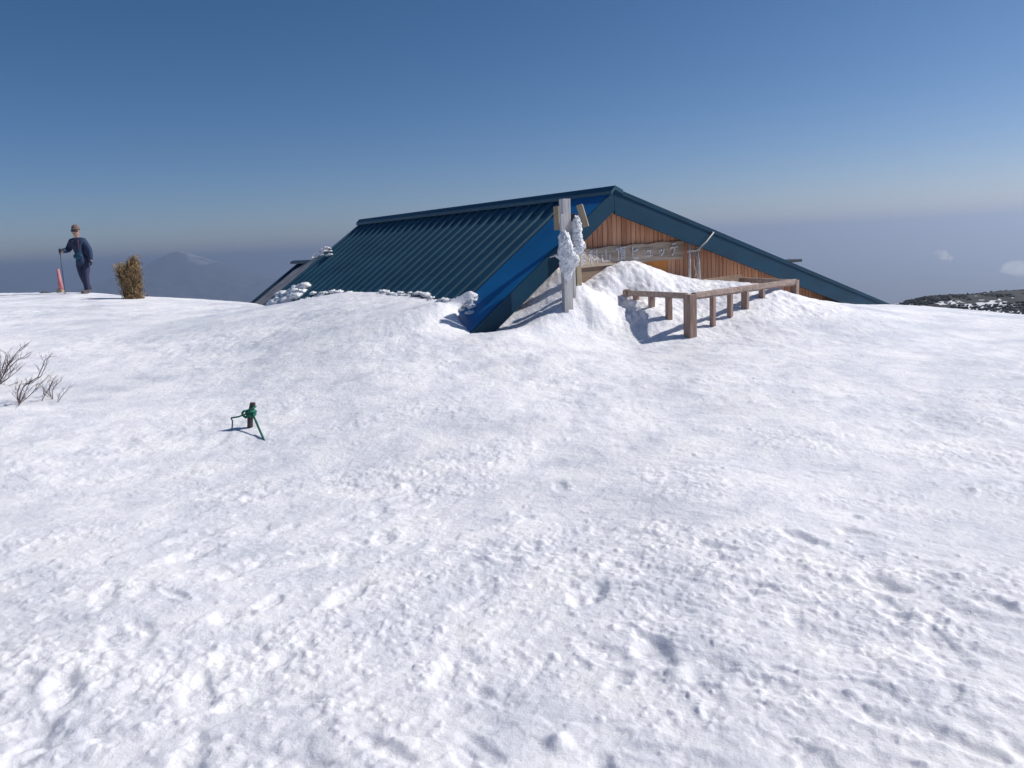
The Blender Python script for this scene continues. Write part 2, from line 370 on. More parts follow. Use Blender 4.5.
# long shallow drag marks
def groove(u0, v0, u1, v1, w, dep):
    dep *= .38
    a = ground_px(u0, v0); b = ground_px(u1, v1); d = b - a; L = math.hypot(d.x, d.y); c, s = d.x / L, d.y / L
    cx, cy = (a.x + b.x) / 2, (a.y + b.y) / 2
    def fn(x, y):
        t = (x * c + y * s) / (L / 2); n = -x * s + y * c + .06 * perlin(x * 2.5 + cx, y * 2.5, 7) + .025 * perlin(x * 9 + cx, y * 9, 8)
        return dep * (-np.exp(-(n / w) ** 2) + .6 * np.exp(-((n - 2 * w) / w) ** 2)) * (1 - sstep(.4, 1, np.abs(t))) * (.6 + .9 * perlin(x * 4 + cy, y * 4, 9))
    stamp(cx, cy, L / 2 + .2, fn)
for g in ((735, 432, 865, 446, .025, .016), (820, 560, 1024, 640, .04, .03), (900, 640, 1024, 665, .03, .03), (860, 690, 1024, 745, .05, .028), (790, 640, 900, 690, .05, .022),
          (240, 330, 440, 362, .05, .006), (100, 650, 200, 590, .06, .025), (60, 740, 170, 690, .05, .02), (230, 700, 330, 620, .05, .02), (880, 610, 960, 632, .04, .035),
          (780, 480, 1000, 545, .05, .008), (700, 480, 900, 520, .06, .006), (370, 470, 430, 492, .05, .02)): groove(*g)
def blur(a):
    a = (np.roll(a, 1, 0) + 2 * a + np.roll(a, -1, 0)) / 4
    return (np.roll(a, 1, 1) + 2 * a + np.roll(a, -1, 1)) / 4
for _ in range(4):
    gy_a, gx_a = np.gradient(D, DRES); wgt = blur(blur(sstep(.5, 1.15, np.hypot(gx_a, gy_a)))); D = D * (1 - wgt) + blur(blur(blur(D))) * wgt
DET = D; del D
_ca = np.radians(np.array([-180, -60, -45, -33, -30, -26.6, -15, -8, 0, 15, 24, 28, 34, 45, 60, 180])); _cr = np.array([30, 29, 28, 26, 23.6, 20.4, 18.3, 19, 24, 24, 18, 16.3, 15.6, 17, 20, 30])
def height(x, y, detail=True):
    r = np.hypot(x, y); az = np.arctan2(x, y); C = np.interp(az, _ca, _cr)
    z = samp(BG, BX0, BY0, BRES, x, y)
    e = np.clip(r - C, 0, None); q = .03 * e * e; lin = .03 * 64 + .48 * (e - 8)
    z = z - np.where(e < 8, q, lin)
    if detail:
        win = sstep(-13, -12, x) * (1 - sstep(12, 13, x)) * sstep(.4, .8, y) * (1 - sstep(15.4, 16.3, y))
        z = z + samp(DET, DX0, DY0, DRES, x, y) * win + (1 - win) * (low(x, y) + .006 * fbm(x * 2.2, y * 7, 3, 31))
    z = z + sstep(40, 150, r) * (fbm(x / 90, y / 90, 3, 70) * .06 * np.clip(r, 0, 400))
    return z
def gz(x, y): return float(height(np.array([float(x)]), np.array([float(y)]))[0])

def surf(u, v, y0=4.0, y1=24.0):
    d = ray(u, v); ys = np.arange(y0, y1, .01); t = ys / d.y
    hz_ = height(d.x * t, ys); zr = EYE + d.z * t; k = int(np.argmax(zr < hz_)) if (zr < hz_).any() else len(ys) - 1
    return Vector((d.x * t[k], ys[k], hz_[k]))

def grid_mesh(name, X, Y, Z, m, wrap=False):
    nr, nc = X.shape; co = np.stack([X, Y, Z], -1).reshape(-1, 3).astype(np.float32)
    i = np.arange(nr * nc).reshape(nr, nc)
    q = np.stack([i[:-1, :-1], i[:-1, 1:], i[1:, 1:], i[1:, :-1]], -1).reshape(-1, 4)
    if wrap: q = np.r_[q, np.stack([i[:-1, -1], i[:-1, 0], i[1:, 0], i[1:, -1]], -1).reshape(-1, 4)]
    q = q[:, ::-1]
    me = bpy.data.meshes.new(name); me.vertices.add(len(co)); me.vertices.foreach_set('co', co.ravel())
    me.loops.add(q.size); me.loops.foreach_set('vertex_index', q.ravel().astype(np.int32))
    me.polygons.add(len(q)); me.polygons.foreach_set('loop_start', np.arange(0, q.size, 4, dtype=np.int32))
    me.polygons.foreach_set('use_smooth', np.ones(len(q), bool)); me.update(); me.validate()
    me.materials.append(m); o = bpy.data.objects.new(name, me); COL.objects.link(o); return o

rs = [.3, .8, 1.2]
r = 1.5
while r < 90:
    rs.append(r)
    d = r * r / 1500
    if r > 4.2: d = min(d, .022 if r < 13.5 else (.05 if r < 24 else .6 * (r / 24)))
    r += max(d, .0022)
rs.append(90); rs = np.array(rs)
az = np.r_[np.arange(-180, -60, 4), np.arange(-60, -41, .6), np.arange(-41, 41, .092), np.arange(41, 60, .6), np.arange(60, 180, 4)]
A, RR = np.meshgrid(np.radians(az), rs); gx_, gy_ = RR * np.sin(A), RR * np.cos(A)
print('ground verts', gx_.size)
g = grid_mesh('snow_ground', gx_, gy_, height(gx_, gy_), SNOW, wrap=True)
g['kind'] = 'structure'; g['label'] = 'rough sunlit snow field rising to a crest'

# ------------------------------------------------------------------ far land
def land_mat():
    m, nt, b = mat('far_land')
    v = coords(nt, world=True); n = noise(nt, v, .0009, 8, .6); n2 = noise(nt, v, .02, 5, .6)
    mx = nt.nodes.new('ShaderNodeMath'); mx.operation = 'MULTIPLY_ADD'; nt.links.new(n2, mx.inputs[0]); mx.inputs[1].default_value = .3; nt.links.new(n, mx.inputs[2])
    nt.links.new(ramp(nt, mx.outputs[0], [(.45, (.035, .045, .04)), (.66, (.07, .075, .06)), (.8, (.14, .13, .11))]), b.inputs['Base Color'])
    b.inputs['Roughness'].default_value = .95; return m
LAND = land_mat()
def mount_mat():
    m, nt, b = mat('snowy_mountain')
    v = coords(nt, world=True); n = noise(nt, v, .0014, 8, .6)
    sp = nt.nodes.new('ShaderNodeSeparateXYZ'); nt.links.new(v, sp.inputs[0])
    mr = nt.nodes.new('ShaderNodeMapRange'); mr.inputs['From Min'].default_value = -900; mr.inputs['From Max'].default_value = 700; mr.inputs['To Max'].default_value = .5
    nt.links.new(sp.outputs[2], mr.inputs['Value'])
    ad = nt.nodes.new('ShaderNodeMath'); ad.operation = 'ADD'; nt.links.new(mr.outputs[0], ad.inputs[0]); nt.links.new(n, ad.inputs[1])
    nt.links.new(ramp(nt, ad.outputs[0], [(.80, (.09, .10, .13)), (.93, (.5, .5, .53))]), b.inputs['Base Color'])
    b.inputs['Roughness'].default_value = .95; return m
VAL = -1250.0; FAR = 120000
rs2 = np.r_[90, np.geomspace(100, FAR, 210)]
az2 = np.r_[np.arange(-180, -50, 5), np.arange(-50, 50, .35), np.arange(50, 180, 5)]
A, RR = np.meshgrid(np.radians(az2), rs2); lx, ly = RR * np.sin(A), RR * np.cos(A)
zz = height(lx, ly)
fl = VAL + 120 * fbm(lx / 5200, ly / 5200, 5, 50) + 90 * np.abs(fbm(lx / 1800, ly / 1800, 4, 54))
flank = -55 - .42 * (RR - 150) + 60 * fbm(lx / 500, ly / 500, 4, 57) * sstep(200, 1500, RR)
k = sstep(90, 170, RR); zz = zz * (1 - k) + np.maximum(flank, fl) * k
zz = zz - 3 * sstep(89, 92, RR) * 0
o = grid_mesh('valley_terrain', lx, ly, zz, LAND, wrap=True); o['kind'] = 'structure'; o['label'] = 'hazy lowland far below the summit'

def peak_mesh(name, u, dist, zt, rad, ridge, seed, label, m, stretch=1.0, nstep=240):
    d = ray(u, 250); c = Vector((d.x, d.y, 0)).normalized() * dist
    t = np.linspace(-1, 1, nstep); PX, PY = np.meshgrid(t * rad * stretch, t * rad)
    rr = np.hypot(PX / (rad * stretch), PY / rad)
    n = fbm(PX / rad * 3.5 + seed, PY / rad * 3.5, 6, seed, .6)
    h = np.clip(1 - rr, 0, 1) ** 1.9
    Z = VAL - 250 + (zt - VAL + 250) * np.clip(h * (1 + ridge * n * sstep(0, .4, rr)), 0, .95 + .06 * n) / .95
    o = grid_mesh(name, c.x + PX, c.y + PY, Z, m); o['kind'] = 'structure'; o['label'] = label; return o
MNT = mount_mat()
peak_mesh('distant_mountain', 176, 17500, 205, 5200, .24, 3, 'faint blue volcano peak with snow rising above the haze', MNT, 1.5)
peak_mesh('distant_ridge', -40, 20000, -420, 6000, .7, 9, 'faint lower ridge fading in the haze at the left edge', MNT, 1.5)
peak_mesh('distant_ridge', 330, 20000, -420, 6000, .7, 14, 'faint low ridge right of the far volcano', MNT, 1.6)

# dark neighbouring hill on the right with creeping pine and snow patches
def hill():
    m, nt, b = mat('hill_ground')
    v = coords(nt, world=True); n = noise(nt, v, .06, 6, .6); n2 = noise(nt, v, .35, 4, .6)
    mx = nt.nodes.new('ShaderNodeMath'); mx.operation = 'MULTIPLY_ADD'; nt.links.new(n2, mx.inputs[0]); mx.inputs[1].default_value = .25; nt.links.new(n, mx.inputs[2])
    nt.links.new(ramp(nt, mx.outputs[0], [(.66, (.025, .028, .03)), (.68, (.8, .8, .82))]), b.inputs['Base Color']); b.inputs['Roughness'].default_value = .9
    prof = [(880, 325), (899, 307), (915, 300.5), (932, 296.5), (950, 294.8), (970, 294), (990, 292), (1009, 290), (1040, 289), (1090, 290), (1150, 300), (1220, 330)]
    us = np.array([p[0] for p in prof]); vs = np.array([p[1] for p in prof])
    def crest(uu, D_):
        v_ = np.interp(uu, us, vs); p = at(uu, v_, D_); return p
    rows = []; D0 = 420
    uu = np.linspace(870, 1240, 220); TT = np.linspace(-1, 1, 120)
    XX = np.zeros((120, 220)); YY = XX.copy(); ZZ = XX.copy()
    for j, u_ in enumerate(uu):
        p = crest(u_, D0)
        for i, t in enumerate(TT):
            s_ = t * 200; XX[i, j] = p.x + s_ * .35; YY[i, j] = p.y + s_; ZZ[i, j] = p.z - 34 * abs(t) ** 1.25 * (1.0 if t > 0 else 1.6)
    ZZ += 2.4 * fbm(XX / 30, YY / 30, 4, 77) * np.abs(TT)[:, None] ** .5 - .5
    o = grid_mesh('hill', XX, YY, ZZ, m); o['kind'] = 'structure'; o['label'] = 'dark neighbouring hill with snow patches'
    # creeping pine cover, uncountable
    fm, nt, b = mat('creeping_pine')
    v = coords(nt, world=True); n = noise(nt, v, .5, 6, .75); nt.links.new(ramp(nt, n, [(.35, (.012, .016, .02)), (.65, (.04, .05, .052))]), b.inputs['Base Color']); b.inputs['Roughness'].default_value = .9
    rng = np.random.RandomState(4); V = []; Fc = []
    patch = fbm(XX / 26 + 3, YY / 26, 3, 88)
    for _ in range(15000):
        i = int(rng.randint(25, 70)); j = int(rng.randint(0, 219))
        if (abs(TT[i] + .04) < .07 and 55 < j < 200 and patch[i, j] > -.25) or patch[i, j] > .7 - .45 * (abs(TT[i]) < .1) * (j > 70): continue
        x = XX[i, j] + rng.uniform(-1.5, 1.5); y = YY[i, j] + rng.uniform(-1.6, 1.6); z = ZZ[i, j]
        hh = rng.uniform(.3, .8) * (1.9 if rng.rand() < .03 else 1); w = rng.uniform(.5, 1.1); b0 = len(V); K = 5
        for lv, (zz_, ww) in enumerate(((-.4, .8), (hh * .5, 1.0))):
            for k in range(K): a = 6.283 * k / K + rng.uniform(-.3, .3); V.append((x + math.cos(a) * w * ww * rng.uniform(.7, 1.2), y + math.sin(a) * w * ww * rng.uniform(.7, 1.2), z + zz_ * rng.uniform(.7, 1.2)))
        V.append((x + rng.uniform(-.3, .3), y, z + hh))
        for k in range(K): k2 = (k + 1) % K; Fc.append((b0 + k, b0 + k2, b0 + K + k2, b0 + K + k)); Fc.append((b0 + K + k, b0 + K + k2, b0 + 2 * K))
    me = bpy.data.meshes.new('creeping_pine'); me.from_pydata(V, [], Fc); me.materials.append(fm)
    o = bpy.data.objects.new('creeping_pine', me); COL.objects.link(o)
    tag(o, 'dark creeping pine scrub covering the neighbouring hill', 'scrub', kind='stuff')
hill()

# small clouds low over the lowland (right)
def cloud(px, dist, w, h, label, seed, dens, group=None):
    c = CAM + ray(*px) * (dist / ray(*px).length); rng = np.random.RandomState(seed); pts = []
    for k in range(9):
        t = rng.uniform(-1, 1); s = 1 - .55 * abs(t)
        pts.append(((t * w * .5, rng.uniform(-.25, .25) * w, (rng.uniform(-.25, .35) - .35 * t) * h), (w * .24 * s, w * .22 * s, h * .42 * s)))
    m = bpy.data.materials.new('cloud_vapour'); m.use_nodes = True; nt = m.node_tree; nt.nodes.remove(nt.nodes['Principled BSDF'])
    pv = nt.nodes.new('ShaderNodeVolumePrincipled'); pv.inputs['Density'].default_value = dens; pv.inputs['Color'].default_value = (.99, .99, .99, 1); pv.inputs['Anisotropy'].default_value = .5
    nt.links.new(pv.outputs[0], nt.nodes['Material Output'].inputs['Volume'])
    o = blob('cloud', m, None, pts, 3, h * .12, 3.0 / w * 2, seed); o.location = c
    tag(o, label, 'cloud', group)
cloud((943, 256), 6500, 120, 85, 'tiny white cloud puff above the right end of the hut roof line', 2, .022)
cloud((1022, 270), 7500, 420, 110, 'larger faint white cloud touching the right edge of the view', 3, .007)

# ------------------------------------------------------------------ air
hz = MB(); hz.box((0, 0, (VAL - 700 + 262) / 2), (2 * FAR + 4000, 2 * FAR + 4000, 262 - (VAL - 700)))
hm = bpy.data.materials.new('haze_air'); hm.use_nodes = True; nt = hm.node_tree; nt.nodes.remove(nt.nodes['Principled BSDF'])
pv = nt.nodes.new('ShaderNodeVolumePrincipled'); pv.inputs['Density'].default_value = 1.1e-4; pv.inputs['Color'].default_value = (.57, .65, .80, 1)
pv.inputs['Anisotropy'].default_value = .58
nt.links.new(pv.outputs[0], nt.nodes['Material Output'].inputs['Volume'])
o = hz.build('haze', hm); o['kind'] = 'stuff'; o['label'] = 'pale blue distance haze'; o['category'] = 'haze'

# ------------------------------------------------------------------ hut
RZ = math.atan2(GX.y, GX.x)
hut = thing('mountain_hut', 'half buried mountain hut with teal sheet metal roof and brown board gable', 'hut', O, RZ)
XR = tipR.x + .8; XL = -5.0
def slope_sheet(x0, x1, y0, y1, dzdx, z0, th=.06, step=.30, rib=True, ribh=.03, ribw=.05):
    """sheet-metal slope; ribs run down the slope. x0 is the ridge side."""
    mb = MB(); n = Vector((-dzdx, 0, 1)).normalized()
    P = lambda x, y, h=0: Vector((x, y, z0 + dzdx * x)) + n * h
    prof = []
    y = y0; 
    if rib:
        prof.append((y0, 0)); y = y0 + step * .5
        while y < y1 - ribw:
            prof += [(y - ribw * .6, 0), (y - ribw * .4, ribh), (y + ribw * .4, ribh), (y + ribw * .6, 0)]; y += step
        prof.append((y1, 0))
    else: prof = [(y0, 0), (y1, 0)]
    K = len(prof); b = 0
    for x in (x0, x1):
        for yy, h in prof: mb.v.append(P(x, yy, h))
    mb.v += [P(x0, y0, -th), P(x0, y1, -th), P(x1, y0, -th), P(x1, y1, -th)]
    for i in range(K - 1): mb.f.append([i, i + 1, K + i + 1, K + i])
    q = 2 * K
    mb.f.append([q, q + 1, q + 3, q + 2]); mb.f.append([0, K, q + 2, q]); mb.f.append([K - 1, q + 1, q + 3, 2 * K - 1])
    mb.f.append([0, q] + [q + 1] + list(range(K - 1, 0, -1))); mb.f.append([K, q + 2, q + 3] + list(range(2 * K - 1, K, -1)))
    return mb
BAND = .78
o = slope_sheet(-.02, XL, BAND, LEN, SL, ZR - .03, .06, .28).build('roof', TEAL, hut); o['label'] = 'dark teal ribbed left roof slope'
o = slope_sheet(.02, XR, .02, LEN, -SR, ZR - .03, .06, .28).build('roof', TEAL, hut); o['label'] = 'shallow right roof slope'
o = slope_sheet(-.02, XL, .0, BAND - .004, SL, ZR + .01, .07, rib=False).build('verge_strip', BLUE, hut, bevel=.008); o['label'] = 'bright blue metal strip along the roof verge'
# fascia boards under the verge on both slopes
FH = .31
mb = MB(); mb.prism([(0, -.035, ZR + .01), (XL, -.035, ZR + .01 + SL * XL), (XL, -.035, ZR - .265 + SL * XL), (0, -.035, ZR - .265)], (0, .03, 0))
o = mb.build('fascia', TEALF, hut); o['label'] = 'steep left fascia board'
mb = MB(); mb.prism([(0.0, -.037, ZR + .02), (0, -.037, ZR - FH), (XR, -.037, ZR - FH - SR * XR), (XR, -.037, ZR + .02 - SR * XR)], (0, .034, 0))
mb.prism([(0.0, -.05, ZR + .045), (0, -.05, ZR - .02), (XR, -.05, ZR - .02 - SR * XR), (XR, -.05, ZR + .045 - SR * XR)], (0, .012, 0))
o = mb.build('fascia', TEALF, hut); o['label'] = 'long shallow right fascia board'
# ridge cap
mb = MB(); mb.prism([(-.08, -.06, ZR - .08 * SL - .0), (0, -.06, ZR + .02), (.15, -.06, ZR - .15 * SR + .0), (.15, -.06, ZR - .15 * SR + .06), (0, -.06, ZR + .075), (-.08, -.06, ZR - .08 * SL + .055)], (0, LEN + .1, 0))
mb.build('ridge_cap', TEAL, hut)
# soffit
mb = MB(); mb.prism([(XL, .0, ZR - .17 + SL * XL), (0, .0, ZR - .17), (XR, .0, ZR - .17 - SR * XR), (XR, .0, ZR - .2 - SR * XR), (0, 0, ZR - .2), (XL, 0, ZR - .2 + SL * XL)], (0, OH, 0))
mb.build('soffit', DARKW, hut)
# board wall, real boards with gaps
mb = MB(); bw = .098; x = -4.0
def under(x): return (ZR - .2 + SL * x) if x < 0 else (ZR - .2 - SR * x)
while x < XR - .3:
    x1 = x + bw - .012; 
    if min(under(x), under(x1)) > -.55:
        if x < 0 < x1: top = [(x1, under(x1)), (0, under(0)), (x, under(x))]
        else: top = [(x1, under(x1)), (x, under(x))]
        yy = OH + random.uniform(0, .004)
        mb.prism([(x, yy, -.6), (x1, yy, -.6)] + [(a, yy, z) for a, z in [(t[0], t[1]) for t in top]], (0, .03, 0))
    x += bw
mb.build('wall', WALL, hut)
mb = MB(); mb.prism([(-4, OH + .045, -.6), (XR - .3, OH + .045, -.6), (XR - .3, OH + .045, under(XR - .3)), (0, OH + .045, under(0)), (-4, OH + .045, max(-.6, under(-4)))], (0, .03, 0))
mb.build('wall_backing', DARKW, hut)
mb = MB(); sw = under(XR - .35) - .05; mb.box((XR - .35, (OH + LEN) / 2, sw - .75), (.08, LEN - OH - .5, 1.5)); mb.build('side_wall', WALL, hut)
mb = MB(); mb.prism([(-3.6, LEN - .1, -.6), (XR - .4, LEN - .1, -.6), (XR - .4, LEN - .1, under(XR - .4) - .1), (0, LEN - .1, under(0) - .1)], (0, .05, 0)); mb.build('rear_wall', WALL, hut)
# pale trim following the left rake on the wall
a, b_ = Vector((-.02, OH - .012, ZR - .235)), Vector((-3.6, OH - .012, ZR - .235 - SL * 3.58)); mb = MB(); mb.bar(a, b_, .022, .05); mb.build('trim', TANWOOD, hut)
# sign board bearing the hut's name
def wloc(u, v, off=0): return loc(on_plane(u, v, O + GY * (OH - off), GY))
sTL, sBL, sTR, sBR = wloc(574, 250, .06), wloc(574, 268.5, .06), wloc(684.5, 240.2, .022), wloc(683.5, 258.6, .06)
mb = MB()
def lerp(a, b, t): return a + (b - a) * t
topn = 14; topc = []
for k in range(topn + 1):
    t = k / topn; topc.append(lerp(sTL, sTR, t) + Vector((0, 0, .012 * math.sin(k * 1.9) * (0 < k < topn))))
mb.prism([sBL, sBR] + topc[::-1], (0, .05, 0))
board = mb.build('name_board', WOODH, hut); board['label'] = 'weathered grey plank with white Japanese lettering'
G = {
 'tade': [[(.1,.9),(.9,.9)],[(.35,1),(.35,.82)],[(.65,1),(.65,.82)],[(.12,.75),(.45,.75),(.45,.5)],[(.15,.68),(.25,.6)],[(.12,.52),(.4,.62)],[(.55,.75),(.88,.75),(.88,.5)],[(.58,.68),(.68,.6)],[(.55,.52),(.83,.62)],[(.5,.48),(.15,.28)],[(.5,.48),(.88,.28)],[(.62,.36),(.4,.24)],[(.68,.26),(.38,.1)],[(.74,.14),(.3,-.02)]],
 'shina': [[(.38,.97),(.08,.85)],[(.03,.68),(.5,.7)],[(.27,.9),(.27,0)],[(.26,.65),(.03,.28)],[(.28,.6),(.46,.42)],[(.6,.87),(.72,.76)],[(.56,.64),(.68,.54)],[(.5,.32),(1,.42)],[(.84,1),(.84,0)]],
 'yama': [[(.5,.95),(.5,.12)],[(.1,.6),(.12,.12),(.88,.14)],[(.9,.62),(.9,.06)]],
 'cho': [[(.0,.88),(.4,.9)],[(.24,.88),(.24,.1),(.1,.18)],[(.45,.95),(1,.97)],[(.7,.95),(.64,.8)],[(.52,.8),(.52,.25)],[(.52,.8),(.92,.8),(.92,.25)],[(.52,.62),(.92,.62)],[(.52,.44),(.92,.44)],[(.52,.25),(.92,.25)],[(.62,.22),(.46,.02)],[(.78,.22),(.98,.02)]],
 'hi': [[(.82,.74),(.25,.6)],[(.22,.92),(.22,.2),(.35,.1),(.88,.12)]],
 'yu': [[(.22,.55),(.7,.56),(.62,.12)],[(.08,.1),(.94,.12)]],
 'tsu': [[(.15,.5),(.25,.32)],[(.42,.56),(.5,.38)],[(.84,.56),(.68,.22),(.4,.02)]],
 'te': [[(.25,.86),(.78,.88)],[(.05,.58),(.95,.62)],[(.54,.6),(.48,.25),(.24,.02)]],
}
for key, uc in (('tade', 581.5), ('shina', 593.5), ('yama', 606), ('cho', 620.8), ('hi', 635), ('yu', 649), ('tsu', 661.5), ('te', 674)):
    mb = MB()
    c = loc(on_plane(uc, lerp(259, 249, (uc - 580) / 94), O + GY * (OH - .06), GY)); hgt = .20 if key not in ('yu', 'tsu') else .17; wd = .19 if key not in ('yu', 'tsu') else .17
    for st in G[key]:
        pts = [Vector((c.x + (px - .5) * wd + random.uniform(-.003, .003), c.y - .004, c.z + (py - .48) * hgt + (px - .5) * .004)) for px, py in st]
        for i in range(len(pts) - 1):
            d = (pts[i + 1] - pts[i]); nn = Vector((-d.z, 0, d.x)).normalized(); w0 = .0125 * random.uniform(.85, 1.2); w1 = w0 * random.uniform(.5, .95)
            a = pts[i] - d.normalized() * .004; e = pts[i + 1] + d.normalized() * .003
            mb.prism([a - nn * w0, e - nn * w1, e + nn * w1, a + nn * w0], (0, .002 + .0005 * i, 0))
    mb.build('character', CHALK, board)
# beam below the board, orange panel, dark lintel
p0, p1 = wloc(574, 268.5, .03), wloc(641, 262.6, .03)
mb = MB(); mb.prism([p0 + Vector((0, 0, -.55)), p1 + Vector((0, 0, -.55)), p1, p0], (0, .025, 0)); mb.build('door_panel', BEAM, hut)
p0, p1 = wloc(642, 262, .025), wloc(667, 259.5, .025)
mb = MB(); mb.prism([p0 + Vector((0, 0, -.4)), p1 + Vector((0, 0, -.4)), p1, p0], (0, .02, 0)); o = mb.build('window_shutter', ORANGE, hut); o['label'] = 'orange painted panel under the name board'
# snow still lying along the far grey verge
mb = MB(); zz_ = lambda x: ZR - .02 + SL * x
mb.prism([(-.8, LEN + .02, zz_(-.8)), (-1.4, LEN + .62, zz_(-1.4)), (XL, LEN + .62, zz_(XL)), (XL, LEN + .02, zz_(XL))], (0, 0, -.09))
o = mb.build('weathered_verge', GREYB, hut); o['label'] = 'grey weathered sheet at the far roof end'
# roof fittings on the right slope
def roofR(u, v): return loc(on_plane(u, v, APEX + Vector((0, 0, .05)), (GX * SR + Vector((0, 0, 1))).normalized()))
pb = loc(on_plane(785, 262, APEX + GY * .25, GY))
mb = MB(); zz0 = ZR - SR * pb.x
mb.box((pb.x - .1, .25, zz0 + .06), (.05, .05, .12)); mb.box((pb.x + .12, .25, zz0 + .06 - SR * .2), (.05, .05, .2)); mb.box((pb.x, .25, zz0 + .13), (.62, .3, .05)); mb.build('vent_cap', DARKM, hut, bevel=.008)
pc = loc(on_plane(856, 292, APEX + GY * .6, GY))
mb = MB(); mb.prism([(pc.x - .45, .5, ZR - SR * (pc.x - .45) + .0), (pc.x + .55, .5, ZR - SR * (pc.x + .55)), (pc.x + .5, .5, ZR - SR * (pc.x + .5) + .12), (pc.x - .3, .5, ZR - SR * (pc.x - .3) + .13)], (0, .35, 0)); mb.build('snow_guard', GREYB, hut, bevel=.01)

# annex behind, same ridge axis but lower
far = on_plane(296, 264.5, O + GX * .1, GX); fl_ = loc(far); AZ = fl_.z; AL = fl_.y
print('annex', fl_)
ann = thing('annex_hut', 'low dark blue roof of an annex just beyond the hut, left end', 'annex', wld(0, LEN + 1.35, 0), RZ)
def shift(mb, d):
    mb.v = [p + Vector(d) for p in mb.v]; return mb
dy = -(LEN + 1.35)
o = shift(slope_sheet(0, -4.6, LEN + 1.3, AL, SL, AZ, .06, .3), (.1, dy, 0)).build('roof', NAVY, ann); o['label'] = 'left slope'
o = shift(slope_sheet(0, 4.5, LEN + 1.3, AL, -SR, AZ, .06, .3), (.1, dy, 0)).build('roof', NAVY, ann); o['label'] = 'right slope'
mb = MB(); mb.prism([(0, 0, AZ + .02), (.1, 0, AZ + .06), (.25, 0, AZ - .15 * SR + .05), (.25, 0, AZ - .15 * SR + .09), (.1, 0, AZ + .11), (0, 0, AZ - .0 * SL + .08)], (0, AL - LEN - 1.2, 0)); mb.build('ridge_cap', NAVY, ann)
for yy in (.15, AL - LEN - 1.5):
    mb = MB(); mb.prism([(-3.2, yy, -.5), (4, yy, -.5), (4, yy, AZ - SR * 4 - .1), (.1, yy, AZ - .1), (-2.6, yy, AZ - SL * 2.7 - .1)], (0, .08, 0)); mb.build('wall', WALL, ann)

# pole frame with rope against the wall, right of the name board
fr = thing('pole_frame', 'two pale upright poles leaning on the brown wall right of the name board', 'pole frame', wld(*[wloc(694, 285, .2)[k] for k in (0, 1)], 0), RZ)
fo = loc(fr.location)
def fp(u, v, off=.2): return wloc(u, v, off) - Vector((fo.x, fo.y, 0))
for ua, va, ub, vb in ((689, 244.5, 690, 285), (697.5, 248, 700, 285)):
    mb = MB(); mb.tube([fp(ua, va), fp(ub, vb)], .022, 8); mb.build('pole', PIPE, fr, smooth=True)
mb = MB(); mb.tube([fp(687.5, 251), fp(699.5, 250)], .02, 8); mb.build('crossbar', PIPE, fr, smooth=True)
mb = MB(); mb.tube([fp(695, 250), fp(697.5, 262), fp(695, 277)], .009, 6); mb.tube([fp(693.5, 250), fp(694, 265), fp(698, 279)], .009, 6); mb.build('cord', PIPE, fr, smooth=True)
c0 = wld(*(wloc(696, 250, .2))); c1 = on_plane(713.5, 232.5, O - GY * .07, GY)
mb = MB(); mid = on_plane(699, 249, O - GY * .08, GY); mb.tube([c0, mid, lerp(mid, c1, .5) + Vector((0, 0, -.015)), c1, c1 + GY * .25 + Vector((0, 0, .06))], .014, 7)
tag(mb.build('stay_rope', PIPE, smooth=True), 'pale rope slanting from the pole frame up over the right fascia', 'rope')

# snow lodged on the roof edge and on the grey verge
def drift(pix, rad, seed, label, flat=.45):
    pts = []; rng = np.random.RandomState(seed)
    for u, v in pix:
        p = roofL(u, v)
        for k in range(4):
            q = p + GX * rng.uniform(-.25, .08) + GY * rng.uniform(-.3, .3); rr = rad * rng.uniform(.5, 1.2)
            pl = ZR + SL * loc(q).x
            pts.append(((q.x, q.y, pl + rr * flat * .2), (rr * 1.3, rr * 1.2, rr * flat)))
    o = blob('snow_drift', RIME, None, pts, 3, rad * .35, 1.6 / rad * 1.5, seed); o['kind'] = 'structure'; o['label'] = label; return o
rj = random.Random(3)
def line(pts, step):
    out = []
    for (a, b), (c, d) in zip(pts[:-1], pts[1:]):
        n = max(1, int(abs(c - a) / step)); out += [(a + (c - a) * k / n + rj.uniform(-1, 1), b + (d - b) * k / n + rj.uniform(-.8, .8)) for k in range(n)]
    return out
drift(line([(280, 300), (290, 295), (300, 291), (306, 290)], 3), .13, 1, 'broken snow slab at the far foot of the roof', .6)
drift(line([(312, 294), (350, 293)], 5), .075, 2, 'thin snow crust along the roof foot')
drift(line([(378, 294.5), (410, 295.5), (432, 301), (455, 303), (478, 300)], 2.5), .06, 3, 'crusted snow rim beside the bright blue strip', .4)
drift([(322, 251.5), (327, 250), (333, 248.5)], .05, 4, 'small snow crumbs on top of the grey roof sheet')

